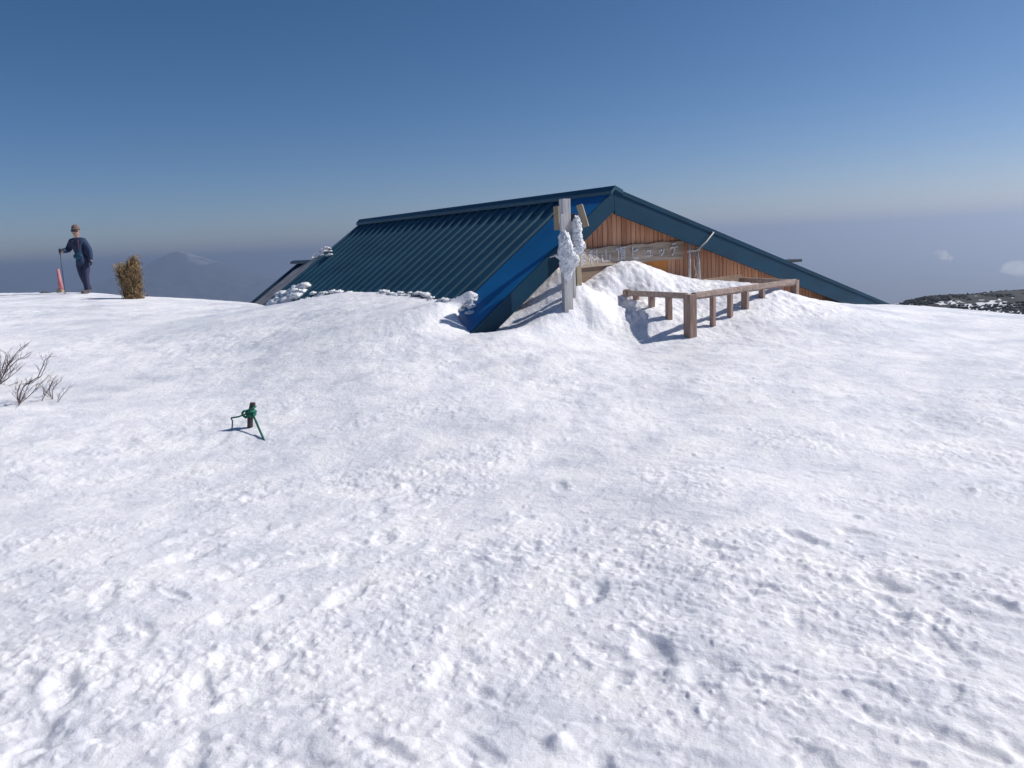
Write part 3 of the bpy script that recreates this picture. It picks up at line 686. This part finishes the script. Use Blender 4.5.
# ------------------------------------------------------------------ railing (buried)
ZRAIL = at(690, 296, 9.5).z; C0 = at(690, 296, 9.5)
nz = Vector((0, 0, 1))
def rail_pt(u, v): return on_plane(u, v, C0, nz)
E1 = rail_pt(628, 293); E2 = rail_pt(795, 282)
print('rail', C0, E1, E2)
rl = thing('wooden_railing', 'brown wooden deck railing nearly buried in snow before the hut', 'railing', (C0.x, C0.y, 0))
def L(p): return Vector(p) - Vector((C0.x, C0.y, 0))
d1 = (E1 - C0).normalized(); d2 = (E2 - C0).normalized()
mb = MB(); mb.bar(L(C0 + d1 * .07), L(E1), .06, .075); mb.build('handrail', RAILH, rl, bevel=.008)
mb = MB(); mb.tube([L(E1 - d1 * .02), L(E1 + d1 * .06)], .055, 12); mb.build('rail_end', RAILH, rl, bevel=.006)
mb = MB(); mb.bar(L(C0 + d2 * .07), L(E2 + d2 * .0), .075, .06); mb.bar(L(C0 + d2 * .07 + Vector((0, 0, -.01))), L(E2), .05, .09); mb.build('handrail', RAILH, rl, bevel=.006)
def col(u, seg, e):     # point on a rail segment seen in picture column u
    a = C0; d = (e - C0); best = None
    for k in range(201):
        p = a + d * (k / 200); q = abs(proj(p)[0] - u)
        if best is None or q < best[0]: best = (q, p)
    return best[1]
def post(p, w, w2, top, nm, d, bot=None, m=RAILW):
    mb = MB(); b0 = gz(p.x, p.y) - .35 if bot is None else bot
    mb.bar(L((p.x, p.y, b0)), L((p.x, p.y, top)), w, w2, up=(d.x, d.y, 0)); return mb.build(nm, m, rl, bevel=.006)
mb = MB(); n_ = Vector((-d1.y, d1.x, 0)); bz = gz(C0.x, C0.y) - .4
ctr = L((C0.x, C0.y, 0))
mb.bar(ctr + Vector((0, 0, bz)), ctr + Vector((0, 0, ZRAIL + .02)), .12, .12, up=d1); mb.build('corner_post', RAILW, rl, bevel=.008)
for u_ in (636, 651.5, 668.5): post(col(u_, 1, E1), .075, .06, ZRAIL - .03, 'baluster', d1)
for u_, w_ in ((712.5, .06), (730, .06), (745, .09), (762, .07)): post(col(u_, 2, E2), w_, .06, ZRAIL - .03, 'baluster', d2)
post(E2, .09, .09, ZRAIL + .03, 'end_post', d2)
E3 = E2 + (E1 - C0) * .35 + Vector((0, 0, .02)); E4 = E3 - d2 * 1.6
E3 = rail_pt(790, 280) + GY * .9; E4 = E3 - d2 * 2.0
mb = MB(); mb.bar(L(E2 + d1 * .05), L(E3), .06, .07); mb.build('handrail', RAILH, rl, bevel=.006)
mb = MB(); mb.bar(L(E3), L(E4), .03, .16); o = mb.build('side_plank', BEAM, rl, bevel=.004)

# ------------------------------------------------------------------ summit sign posts with rime
def vpost(name, m, parent, ctop, cbot, w, t, rz, o0, bevel=.006):
    mb = MB(); d = Vector((math.cos(rz), math.sin(rz), 0)); mb.bar(Vector(cbot) - o0, Vector(ctop) - o0, t, w, up=d)
    return mb.build(name, m, parent, bevel=bevel)
pA = surf(567.5, 306, 8.5, 12); YA = pA.y; print('post', pA); gA = Vector((pA.x, pA.y, gz(pA.x, pA.y)))
sg = thing('summit_signpost', 'tall bleached wooden signpost thick with white rime ice', 'signpost', (gA.x, gA.y, gA.z))
T = at(564.5, 199, YA); B = Vector((gA.x, gA.y, gA.z - .3))
vpost('post', PALEWOOD, sg, T, B, .115, .10, R(25), gA)
q = at(561.5, 206, YA - .07); q2 = at(565.5, 300, YA - .07); vpost('plank', PALEWOOD, sg, at(562, 214, YA - .08), at(566.5, 312, YA - .08), .055, .035, R(25), gA)
# edge-on boards
def pboard(name, pts4, Y, th, m, parent, o0):
    P = [at(u, v, Y) - o0 for u, v in pts4]; mb = MB(); mb.prism(P, (th * .3, th, 0)); return mb.build(name, m, parent, bevel=.004)
pboard('sign_board', [(553.2, 206.5), (558.5, 206), (559, 229.5), (554, 230)], YA + .05, .4, TANWOOD, sg, gA)
pboard('bracket', [(569, 213), (577, 214.5), (578, 220.5), (569, 221)], YA + .1, .06, DARKM, sg, gA)
mb = MB(); mb.tube([at(564, 254, YA - .05) - gA, at(556, 255, YA - .1) - gA, at(549.5, 257.5, YA - .15) - gA], [.016, .014, .006], 7); mb.build('crossbar', PALEWOOD, sg, smooth=True)
rp = []
rng = np.random.RandomState(11)
def rb_(u, v, Y, rx, rz_, n=1, sp=0):
    for _ in range(n):
        p = at(u + rng.uniform(-sp, sp), v + rng.uniform(-sp, sp) * 1.5, Y + YA - 9.85 + rng.uniform(-.03, .05)) - gA
        k = rng.uniform(.7, 1.15); rp.append(((p.x, p.y, p.z), (rx * k, rx * k * .9, rz_ * k)))
for v_ in (243, 248, 253, 258, 263, 268, 272): rb_(566 + (v_ > 255) * 1.5 - (v_ > 268) * 1, v_, 9.75, .072 - .025 * (v_ > 266), .12, 3, 2)
for v_ in (225, 230, 236, 242, 247): rb_(572.5 + .02 * v_, v_, 9.82, .045 + .02 * (v_ > 226), .09, 3, 1.4)
rb_(581, 246, 9.82, .04, .035, 3, 1.5); rb_(584, 246.5, 9.82, .025, .02, 1); rb_(562, 253, 9.75, .04, .05, 3, 2); rb_(573, 262, 9.78, .05, .08, 4, 2.5); rb_(575, 252, 9.8, .05, .06, 3, 2)
rb_(556, 255.5, 9.73, .018, .015, 2, 1)
blob('rime_ice', RIME, sg, rp, 4, .020, 60, 5)
pB = surf(579.5, 293, 8.5, 12); pB.y = max(pB.y, YA + .3); gB = Vector((pB.x, pB.y, gz(pB.x, pB.y)))
sb = thing('signpost', 'slimmer tan wooden post with a tilted board behind the icy signpost', 'signpost', (gB.x, gB.y, gB.z))
vpost('post', TANWOOD, sb, at(575, 216, 10.35), Vector((gB.x, gB.y, gB.z - .3)), .085, .07, R(30), gB)
pboard('sign_board', [(575.8, 205.5), (582, 203.8), (588.6, 225.8), (583, 227.5)], 10.3, .05, TANWOOD, sb, gB)
pboard('sign_board', [(570, 222), (577, 221), (579, 240), (573, 242)], 10.28, .04, PALEWOOD, sb, gB)
pC = at(574, 298, 10.05); gC = Vector((pC.x, pC.y, gz(pC.x, pC.y)))
vp = MB(); vp.bar(Vector((gC.x, gC.y, gC.z - .25)), at(573, 262, 10.05), .05, .04, up=(.9, .4, 0)); tag(vp.build('wooden_stake', PALEWOOD, bevel=.004), 'thin grey stake between the icy signpost and the tan post', 'stake')

# ------------------------------------------------------------------ stake with green rope
p = ground_px(248, 427); z0 = gz(p.x, p.y); p = Vector((p.x, p.y, z0)); Yp = p.y
mb = MB(); top = at(252.8, 402.5, Yp + .02)
mb.tube([p + Vector((0, 0, -.12)), lerp(p, top, .5), top - Vector((0, 0, .004)), top], [.024, .026, .025, .018], 10)
st = tag(mb.build('wooden_stake', DARKW, smooth=False), 'short dark stake stub standing in the open snow, wrapped in rope', 'stake')
mb = MB()
for k, (f_, rr) in enumerate(((.52, .035), (.60, .038), (.68, .036), (.76, .034), (.57, .04), (.64, .042))):
    c = lerp(p, top, f_); tilt = (.35, -.3, .2, -.45, .5, -.1)[k]
    mb.tube([c + Vector((rr * math.cos(a), rr * math.sin(a), tilt * rr * math.cos(a + k))) for a in [6.283 * i / 14 for i in range(15)]], .010, 7)
kn = lerp(p, top, .62) + Vector((-.04, -.03, -.01))
mb.tube([kn + Vector((.028 * math.cos(a), .012 * math.sin(2 * a), .03 * math.sin(a))) for a in [6.283 * i / 12 for i in range(13)]], .011, 7)
lf0 = kn; lf1 = at(231, 418, Yp - .02); lf2 = at(229.5, 428, Yp - .05)
mb.tube([lf0, lerp(lf0, lf1, .5) + Vector((0, 0, -.006)), lf1], .0075, 7)
mb.tube([lf1, at(232.5, 421, Yp - .02), at(232, 431, Yp - .02)], .006, 7)
r0 = lerp(p, top, .55) + Vector((.03, -.03, 0)); g1 = ground_px(265.5, 441.5)
mb.tube([r0, lerp(r0, g1, .5) + Vector((0, 0, -.012)), g1 + Vector((0, 0, -.02))], .0095, 7)
tag(mb.build('green_rope', GREEN, smooth=True), 'green rope knotted round the dark stake with two ends running into snow', 'rope')

# ------------------------------------------------------------------ bare twigs at the left edge
def twig_plant(name, label, stems, group='bare shrubs poking through the snow'):
    stems = [(a, b, c * .72, d + 5) for a, b, c, d in stems] + [([(u + 4 * math.sin(k + 3) * (k > 0), v + 3 * math.cos(2 * k) * (k > 0)) for k, (u, v) in enumerate(a)], b + .12, c * .5, d + 2) for a, b, c, d in stems]
    """stems: list of (list of (u,v) from base up, Y, r0)"""
    b0 = stems[0][0][0]; gp = ground_px(*b0); root = thing(name, label, 'shrub', (gp.x, gp.y, gz(gp.x, gp.y)), 0, group); o0 = Vector(root.location)
    for pts, dY, r0, nside in stems:
        g0 = ground_px(*b0); mb = MB(); Yb = g0.y + dY
        P = [at(u, v, Yb + .05 * math.sin(k * 1.7 + u)) - o0 for k, (u, v) in enumerate(pts)]
        P = [P[0] + Vector((0, 0, -.06))] + P
        n = len(P); mb.tube(P, [r0 * (1 - .7 * i / (n - 1)) for i in range(n)], 6)
        for s_ in range(nside):
            t = random.uniform(.3, .95) * (n - 1); i = min(int(t), n - 2); q = lerp(P[i], P[i + 1], t - i)
            dirn = (P[i + 1] - P[i]).normalized(); sd = random.choice((-1, 1)); ln = random.uniform(.05, .14)
            dd = (dirn + Vector((sd * .7, random.uniform(-.6, .6), random.uniform(-.1, .5)))).normalized()
            e1 = q + dd * ln * .5; e2 = e1 + (dd + Vector((0, 0, .4))).normalized() * ln * .5
            rr = r0 * (1 - .7 * i / (n - 1)) * .6; mb.tube([q, e1, e2], [rr, rr * .7, rr * .35], 5)
            if random.random() < .6:
                e3 = e1 + (dd + Vector((-sd * .6, .2, .3))).normalized() * ln * .35; mb.tube([e1, e3], [rr * .6, rr * .3], 5)
        mb.build('branch', TWIG, root, smooth=True)
twig_plant('bare_shrub', 'largest bare reddish twig shrub reaching in from the left edge', [
    ([(-6, 388), (2, 378), (8, 366), (14, 356), (20, 349), (28, 343)], 0, .011, 5), ([(-4, 386), (3, 376), (8, 364), (7, 354), (5, 352)], .05, .009, 4),
    ([(-6, 388), (6, 372), (16, 361), (25, 356), (31, 352)], -.05, .009, 5), ([(-8, 390), (6, 380), (16, 372), (22, 366)], -.1, .008, 3),
    ([(-6, 386), (0, 372), (1, 358), (-2, 352)], .1, .008, 3), ([(-4, 386), (8, 378), (14, 368), (19, 357)], -.02, .007, 3), ([(-10, 392), (4, 387), (14, 384), (19, 382)], .02, .007, 3)])
twig_plant('bare_shrub', 'arching bare twig shrub just right of the largest one', [
    ([(19, 405), (20, 394), (24, 386), (32, 381), (38, 377), (42, 368), (45, 360), (50, 357), (57, 356)], 0, .010, 7), ([(19, 405), (24, 395), (28, 386), (31, 378)], .04, .008, 4),
    ([(19, 404), (27, 398), (37, 388), (46, 378), (54, 371)], -.04, .007, 5), ([(19, 405), (18, 392), (22, 380)], .08, .006, 3)])
twig_plant('bare_shrub', 'small v shaped bare twig clump, middle of the left shrubs', [
    ([(42, 400), (47, 392), (52, 382), (54, 378)], 0, .008, 4), ([(53, 401), (52, 391), (56, 384), (57, 380)], .03, .008, 3), ([(53, 401), (49, 392), (51, 385)], .0, .006, 2)])
twig_plant('bare_shrub', 'single slanting twig, rightmost of the left shrubs', [([(57, 403), (62, 396), (67, 390), (69, 386)], 0, .006, 2)])

# ------------------------------------------------------------------ straw-brown bush on the crest
def bush():
    base = at(131, 298.5, 17.6); z = gz(base.x, base.y); root = thing('dwarf_bush', 'golden brown dry upright bush standing on the snow crest right of the walker', 'bush', (base.x, base.y, z))
    fm = simple('dry_foliage', (.13, .085, .04), (.42, .29, .14), 9, rough=.85, bs=0, detail=3, stops=(.35, .65))
    mb = MB(); stems = []
    for k in range(34):
        a = random.uniform(0, 6.28); rad = random.uniform(.03, .18); x, y = math.cos(a) * rad, math.sin(a) * rad * .9
        tx = random.uniform(-.22, .24); H = random.uniform(.62, .80) if tx < -.04 else (random.uniform(.5, .7) if tx < .04 else random.uniform(.74, .95))
        top = Vector((tx, y + random.uniform(-.08, .08), H)); b = Vector((tx * .62 + .05, y * .8, -.1)); stems.append((b, top)); mb.tube([b, lerp(b, top, .5) + Vector((random.uniform(-.02, .022), 0, 0)), top], [.012, .009, .004], 5)
    mb.build('stem', TWIG, root)
    V = []; Fc = []
    for _ in range(7500):
        b, t = random.choice(stems); f_ = random.uniform(.08, 1.02); c = lerp(b, t, f_) + Vector((random.gauss(0, .038), random.gauss(0, .045), random.gauss(0, .02)))
        ln = random.uniform(.04, .095); ax = Vector((random.gauss(0, .6) + (t.x) * 1.0, random.gauss(0, .6), random.uniform(.3, 1.4))).normalized(); w = random.uniform(.004, .009)
        sd = ax.cross(Vector((random.gauss(0, 1), random.gauss(0, 1), random.gauss(0, 1)))).normalized() * w; n = len(V)
        V += [c - sd, c + sd, c + ax * ln * .6 + sd * .8, c + ax * ln, c + ax * ln * .6 - sd * .8]; Fc.append((n, n + 1, n + 2, n + 3, n + 4))
    me = bpy.data.meshes.new('foliage'); me.from_pydata([tuple(v) for v in V], [], Fc); me.materials.append(fm); o = bpy.data.objects.new('foliage', me); COL.objects.link(o); o.parent = root
bush()

# ------------------------------------------------------------------ walker
def cloth(name, c, c2=None, rough=.85): return simple(name, c, c2 or tuple(k * 1.5 for k in c), 18, rough=rough, bs=.25, bd=.006, detail=4)
JACK = cloth('navy_jacket', (.010, .026, .065), (.018, .042, .095)); TROU = cloth('dark_trousers', (.016, .02, .055), (.03, .035, .08)); SKIN = cloth('skin', (.42, .25, .19), (.5, .31, .24), .6)
HAT = cloth('knit_hat', (.10, .065, .06), (.2, .14, .13)); BOOT = cloth('boots', (.03, .025, .028), (.14, .12, .12)); GLOV = cloth('gloves', (.012, .014, .02)); REDC = cloth('red_strap', (.09, .025, .04)); TEALC = cloth('teal_pouch', (.006, .045, .085))
LEAN = 0
def skin(name, m, parent, V, E, sub=2, root=0):
    V = [(v[0] + LEAN * v[2],) + tuple(v[1:]) for v in V]
    me = bpy.data.meshes.new(name); me.from_pydata([v[:3] for v in V], E, []); o = bpy.data.objects.new(name, me); COL.objects.link(o)
    sm = o.modifiers.new('s', 'SKIN'); sm.use_smooth_shade = True
    for k, v in enumerate(V):
        sv = me.skin_vertices[0].data[k]; rx = v[3]; ry = v[4] if len(v) > 4 else rx; sv.radius = (rx, ry); sv.use_root = (k == root)
    s2 = o.modifiers.new('b', 'SUBSURF'); s2.levels = s2.render_levels = sub
    bpy.context.view_layer.update(); dg = bpy.context.evaluated_depsgraph_get(); nm = bpy.data.meshes.new_from_object(o.evaluated_get(dg))
    COL.objects.unlink(o); bpy.data.objects.remove(o)
    nm.name = name; nm.materials.clear(); nm.materials.append(m); nm.polygons.foreach_set('use_smooth', [True] * len(nm.polygons))
    o = bpy.data.objects.new(name, nm); COL.objects.link(o); o.parent = parent; return o
def sm_cos(a): return math.cos(a)
def person():
    SCP = .945
    global LEAN
    LEAN = .075
    fp_ = at(88.3, 293.2, 19.4); z = gz(fp_.x, fp_.y) - .015
    global PR
    root = thing('person', 'walker in navy jacket, dark trousers and knit hat leaning on a pole', 'person', (fp_.x, fp_.y, z), 0)
    # local x = picture right, y = away. The walker faces the camera and leans to picture left.
    hip = (-.13, 0, .86); 
    V = [(-.10, 0, .90, .09, .08), (-.13, .0, 1.05, .09, .07), (-.16, .0, 1.22, .15, .10), (-.18, .0, 1.38, .145, .09), (-.185, -.01, 1.46, .06, .06), (-.19, -.03, 1.53, .055, .06),
         (-.195, -.04, 1.60, .098, .105), (-.195, -.035, 1.68, .102, .11), (-.19, -.03, 1.74, .06, .065),          # 0-8
         (-.33, .0, 1.39, .055), (-.41, -.04, 1.17, .045), (-.45, -.20, 1.14, .04), (-.475, -.27, 1.15, .032),       # right arm 9-12 (picture left)
         (-.03, .0, 1.39, .055), (.09, .03, 1.14, .045), (.14, -.03, .92, .038), (.155, -.06, .84, .03),           # left arm 13-16
         (-.15, 0, .82, .095), (-.07, -.06, .47, .062), (-.01, .08, .14, .03), (-.02, .02, .06, .02),           # right leg 17-20
         (.0, 0, .82, .095), (.015, -.10, .47, .062), (.03, -.08, .13, .03), (.03, -.12, .06, .02)]            # left leg
    E = [(0, 1), (1, 2), (2, 3), (3, 4), (4, 5), (5, 6), (6, 7), (7, 8), (3, 9), (9, 10), (10, 11), (11, 12), (3, 13), (13, 14), (14, 15), (15, 16), (0, 17), (17, 18), (18, 19), (19, 20), (0, 21), (21, 22), (22, 23), (23, 24)]
    body = skin('body', SKIN, root, V, E)
    # face: nose, ears are part of the head surface
    J = [(-.07, 0, .74, .19, .16), (-.09, 0, .88, .19, .155), (-.13, 0, 1.02, .155, .125), (-.16, 0, 1.2, .185, .13), (-.18, 0, 1.37, .19, .13), (-.187, -.01, 1.5, .095, .09), (-.34, 0, 1.38, .1), (-.43, -.03, 1.17, .085), (-.475, -.27, 1.155, .065),
         (-.02, 0, 1.38, .1), (.10, .03, 1.13, .085), (.153, -.05, .865, .065)]
    skin('jacket', JACK, root, J, [(0, 1), (1, 2), (2, 3), (3, 4), (4, 5), (4, 6), (6, 7), (7, 8), (4, 9), (9, 10), (10, 11)], 2)
    Tt = [(-.11, 0, 1.12, .13, .11), (-.10, 0, .96, .165, .14), (-.165, 0, .78, .12, .12), (-.08, -.06, .47, .09), (-.015, .07, .14, .085), (-.012, .09, .09, .08), (.0, 0, .78, .12, .12), (.01, -.1, .47, .09), (.03, -.08, .14, .085), (.03, -.085, .09, .08)]
    skin('trousers', TROU, root, Tt, [(0, 1), (1, 2), (2, 3), (3, 4), (4, 5), (1, 6), (6, 7), (7, 8), (8, 9)], 2, 1)
    for bx, by in ((-.02, .022), (.03, -.10)):
        skin('boot', BOOT, root, [(bx, by, .19, .075), (bx, by + .02, .07, .075), (bx - .005, by - .1, .05, .07, .06), (bx - .01, by - .22, .04, .06, .045)], [(0, 1), (1, 2), (2, 3)], 2)
    h = Vector((-.195 + LEAN * 1.67, -.037, 1.67))
    bl = MB(); bm_ = []
    o = blob('hat', HAT, root, [((h.x, h.y + .015, h.z + .055), (.10, .112, .105))], 3, .006, 30, 3)
    mb = MB(); mb.tube([(h.x + .09 * math.cos(a), h.y + .012 + .1 * math.sin(a), h.z + .035) for a in [6.283 * k / 24 for k in range(25)]], .02, 8); mb.build('hat_brim', HAT, root, smooth=True)
    mb = MB(); mb.tube([(h.x + .093 * math.sin(a), h.y - .098 * math.cos(a), h.z - .012) for a in [-1.1 + .22 * k for k in range(11)]], .024, 8); mb.build('goggles', DARKM, root, smooth=True)
    mb = MB(); mb.tube([(h.x, h.y - .085, h.z - .02), (h.x, h.y - .112, h.z - .05), (h.x, h.y - .095, h.z - .062)], [.012, .017, .013], 8); mb.build('nose', SKIN, body, smooth=True)
    mb = MB(); mb.tube([(h.x - .025, h.y - .088, h.z - .092), (h.x, h.y - .094, h.z - .095), (h.x + .025, h.y - .088, h.z - .092)], .007, 6); mb.build('mouth', REDC, body, smooth=True)
    for s_ in (-1, 1):
        mb = MB(); mb.tube([(h.x + s_ * .088, h.y + .01, h.z - .0), (h.x + s_ * .1, h.y + .015, h.z - .03), (h.x + s_ * .088, h.y + .01, h.z - .055)], [.01, .014, .009], 6); mb.build('ear', SKIN, body, smooth=True)
    # gloves with fingers curled
    for (cx, cy, cz), side, grip in (((-.475, -.27, 1.16), -1, True), ((.155, -.06, .86), 1, False)):
        if grip:
            Vg = [(cx + .01, cy + .05, cz, .036, .032), (cx, cy - .01, cz - .0, .042, .03)]; Eg = [(0, 1)]
            for k in range(4):
                n = len(Vg); zz_ = cz + .03 - .021 * k; Vg += [(cx - .01, cy - .045, zz_, .011), (cx - .035, cy - .06, zz_, .010), (cx - .048, cy - .035, zz_, .009)]; Eg += [(1, n), (n, n + 1), (n + 1, n + 2)]
            n = len(Vg); Vg += [(cx - .02, cy - .01, cz + .04, .012), (cx - .04, cy - .03, cz + .045, .010)]; Eg += [(1, n), (n, n + 1)]
        else:
            Vg = [(cx - .01, cy + .02, cz + .05, .034, .03), (cx + .005, cy, cz - .01, .042, .028)]; Eg = [(0, 1)]
            for k in range(4):
                n = len(Vg); yy = cy + .03 - .021 * k; ln = (.8, 1, 1.05, .9)[k]
                Vg += [(cx + .012, yy, cz - .06, .011), (cx + .008, yy - .004, cz - .06 - .03 * ln, .010), (cx - .008, yy - .008, cz - .06 - .055 * ln, .009)]; Eg += [(1, n), (n, n + 1), (n + 1, n + 2)]
            n = len(Vg); Vg += [(cx - .02, cy - .035, cz - .02, .012), (cx - .025, cy - .045, cz - .05, .010)]; Eg += [(1, n), (n, n + 1)]
        skin('glove', GLOV, root, Vg, Eg, 1)
    # straps and pouch
    mb = MB(); mb.tube([(-.0, -.125, 1.42), (.01, -.15, 1.3), (.0, -.155, 1.18)], .014, 6); mb.tube([(-.15, -.12, 1.42), (-.16, -.145, 1.3), (-.14, -.15, 1.18)], .012, 6); mb.build('pack_strap', REDC, root, smooth=True)
    blob('waist_pouch', TEALC, root, [((-.045, -.15, 1.0), (.12, .05, .085))], 3, .006, 20, 8)
    blob('backpack', JACK, root, [((-.06, .18, 1.22), (.15, .11, .24))], 3, .01, 8, 9)
    # trekking pole
    root.scale = (SCP,) * 3
    t0 = Vector(root.location) + Vector((-.5 + LEAN * 1.2, -.30, 1.22)) * SCP; fx = at(65.5, 291, 19.0); tb = Vector((fx.x, fx.y, gz(fx.x, fx.y) - .05))
    tb.x = t0.x + .03; tb.z = gz(tb.x, tb.y) - .05
    pole = thing('trekking_pole', 'thin dark trekking pole gripped by the walker', 'pole', tuple(tb))
    mb = MB(); mb.tube([(0, 0, 0), t0 - tb], [.007, .010], 8); mb.build('shaft', DARKM, pole, smooth=True)
    mb = MB(); dd = (t0 - tb).normalized(); mb.tube([t0 - tb - dd * .14, t0 - tb], [.016, .02], 8); mb.build('grip', GLOV, pole, smooth=True)
    mb = MB(); mb.tube([dd * .09, dd * .10], [.045, .045], 12); mb.build('basket', DARKM, pole)
person()
# red marker and dark stone on the crest
c = at(61.5, 292, 20.4); zc = gz(c.x, c.y)
mk = thing('snow_marker', 'faded red tapered marker cone stuck in the crest beside the pole', 'marker', (c.x, c.y, zc + .01))
RED = simple('faded_red', (.42, .13, .15), (.6, .26, .28), 6, rough=.7, bs=.1)
mb = MB(); mb.tube([(0, 0, .06), (0, 0, .3), (.0, 0, .62)], [.07, .052, .03], 14); mb.build('cone', RED, mk, smooth=True)
mb = MB(); mb.box((-.02, 0, .03), (.16, .16, .10)); mb.build('base', TANWOOD, mk, bevel=.02)
c = at(46.5, 292, 20.6); zc = gz(c.x, c.y)
tag(blob('rock', ROCK, None, [((c.x, c.y, zc + .0), (.14, .12, .022)), ((c.x - .1, c.y, zc - .01), (.09, .08, .045))], 3, .02, 9, 3), 'small dark stone showing on the crest at far left', 'rock')

# ------------------------------------------------------------------ light
SUN_EL, SUN_AZ = R(41), R(76)            # azimuth clockwise from +Y
sd = Vector((math.sin(SUN_AZ) * math.cos(SUN_EL), math.cos(SUN_AZ) * math.cos(SUN_EL), math.sin(SUN_EL)))
ld = bpy.data.lights.new('sun', 'SUN'); ld.energy = 3.2; ld.angle = R(.55); ld.color = (1, .955, .9)
lo = bpy.data.objects.new('sun', ld); COL.objects.link(lo); lo.rotation_euler = (-sd).to_track_quat('-Z', 'Y').to_euler(); lo.location = sd * 50
w = bpy.data.worlds.new('World'); S.world = w; w.use_nodes = True; nt = w.node_tree
sk = nt.nodes.new('ShaderNodeTexSky'); sk.sky_type = 'NISHITA'; sk.sun_disc = False; sk.sun_elevation = SUN_EL; sk.sun_rotation = SUN_AZ
sk.altitude = 2500; sk.air_density = 1.0; sk.dust_density = 2.6; sk.ozone_density = 3.5
hs = nt.nodes.new('ShaderNodeHueSaturation'); hs.inputs['Saturation'].default_value = 1.24; hs.inputs['Hue'].default_value = .5
nt.links.new(sk.outputs[0], hs.inputs['Color']); 
tc = nt.nodes.new('ShaderNodeTexCoord'); sp = nt.nodes.new('ShaderNodeSeparateXYZ'); nt.links.new(tc.outputs['Generated'], sp.inputs[0])
hr = ramp(nt, sp.outputs[2], [(0.0, (1, .885, .93)), (.30, (.83, .83, .83))])      # dusty low air: slightly rosy near the horizon all round
tm = nt.nodes.new('ShaderNodeMix'); tm.data_type = 'RGBA'; tm.blend_type = 'MULTIPLY'; tm.inputs[0].default_value = 1
nt.links.new(hs.outputs[0], tm.inputs[6]); nt.links.new(hr, tm.inputs[7]); nt.links.new(tm.outputs[2], nt.nodes['Background'].inputs['Color']); nt.nodes['Background'].inputs['Strength'].default_value = .06
S.view_settings.view_transform = 'Standard'; S.view_settings.look = 'None'; S.view_settings.exposure = .55; S.view_settings.gamma = 1
S.view_settings.use_curve_mapping = False
S.render.engine = 'CYCLES'
S.cycles.max_bounces = 6; S.cycles.volume_bounces = 2; S.cycles.use_denoising = True
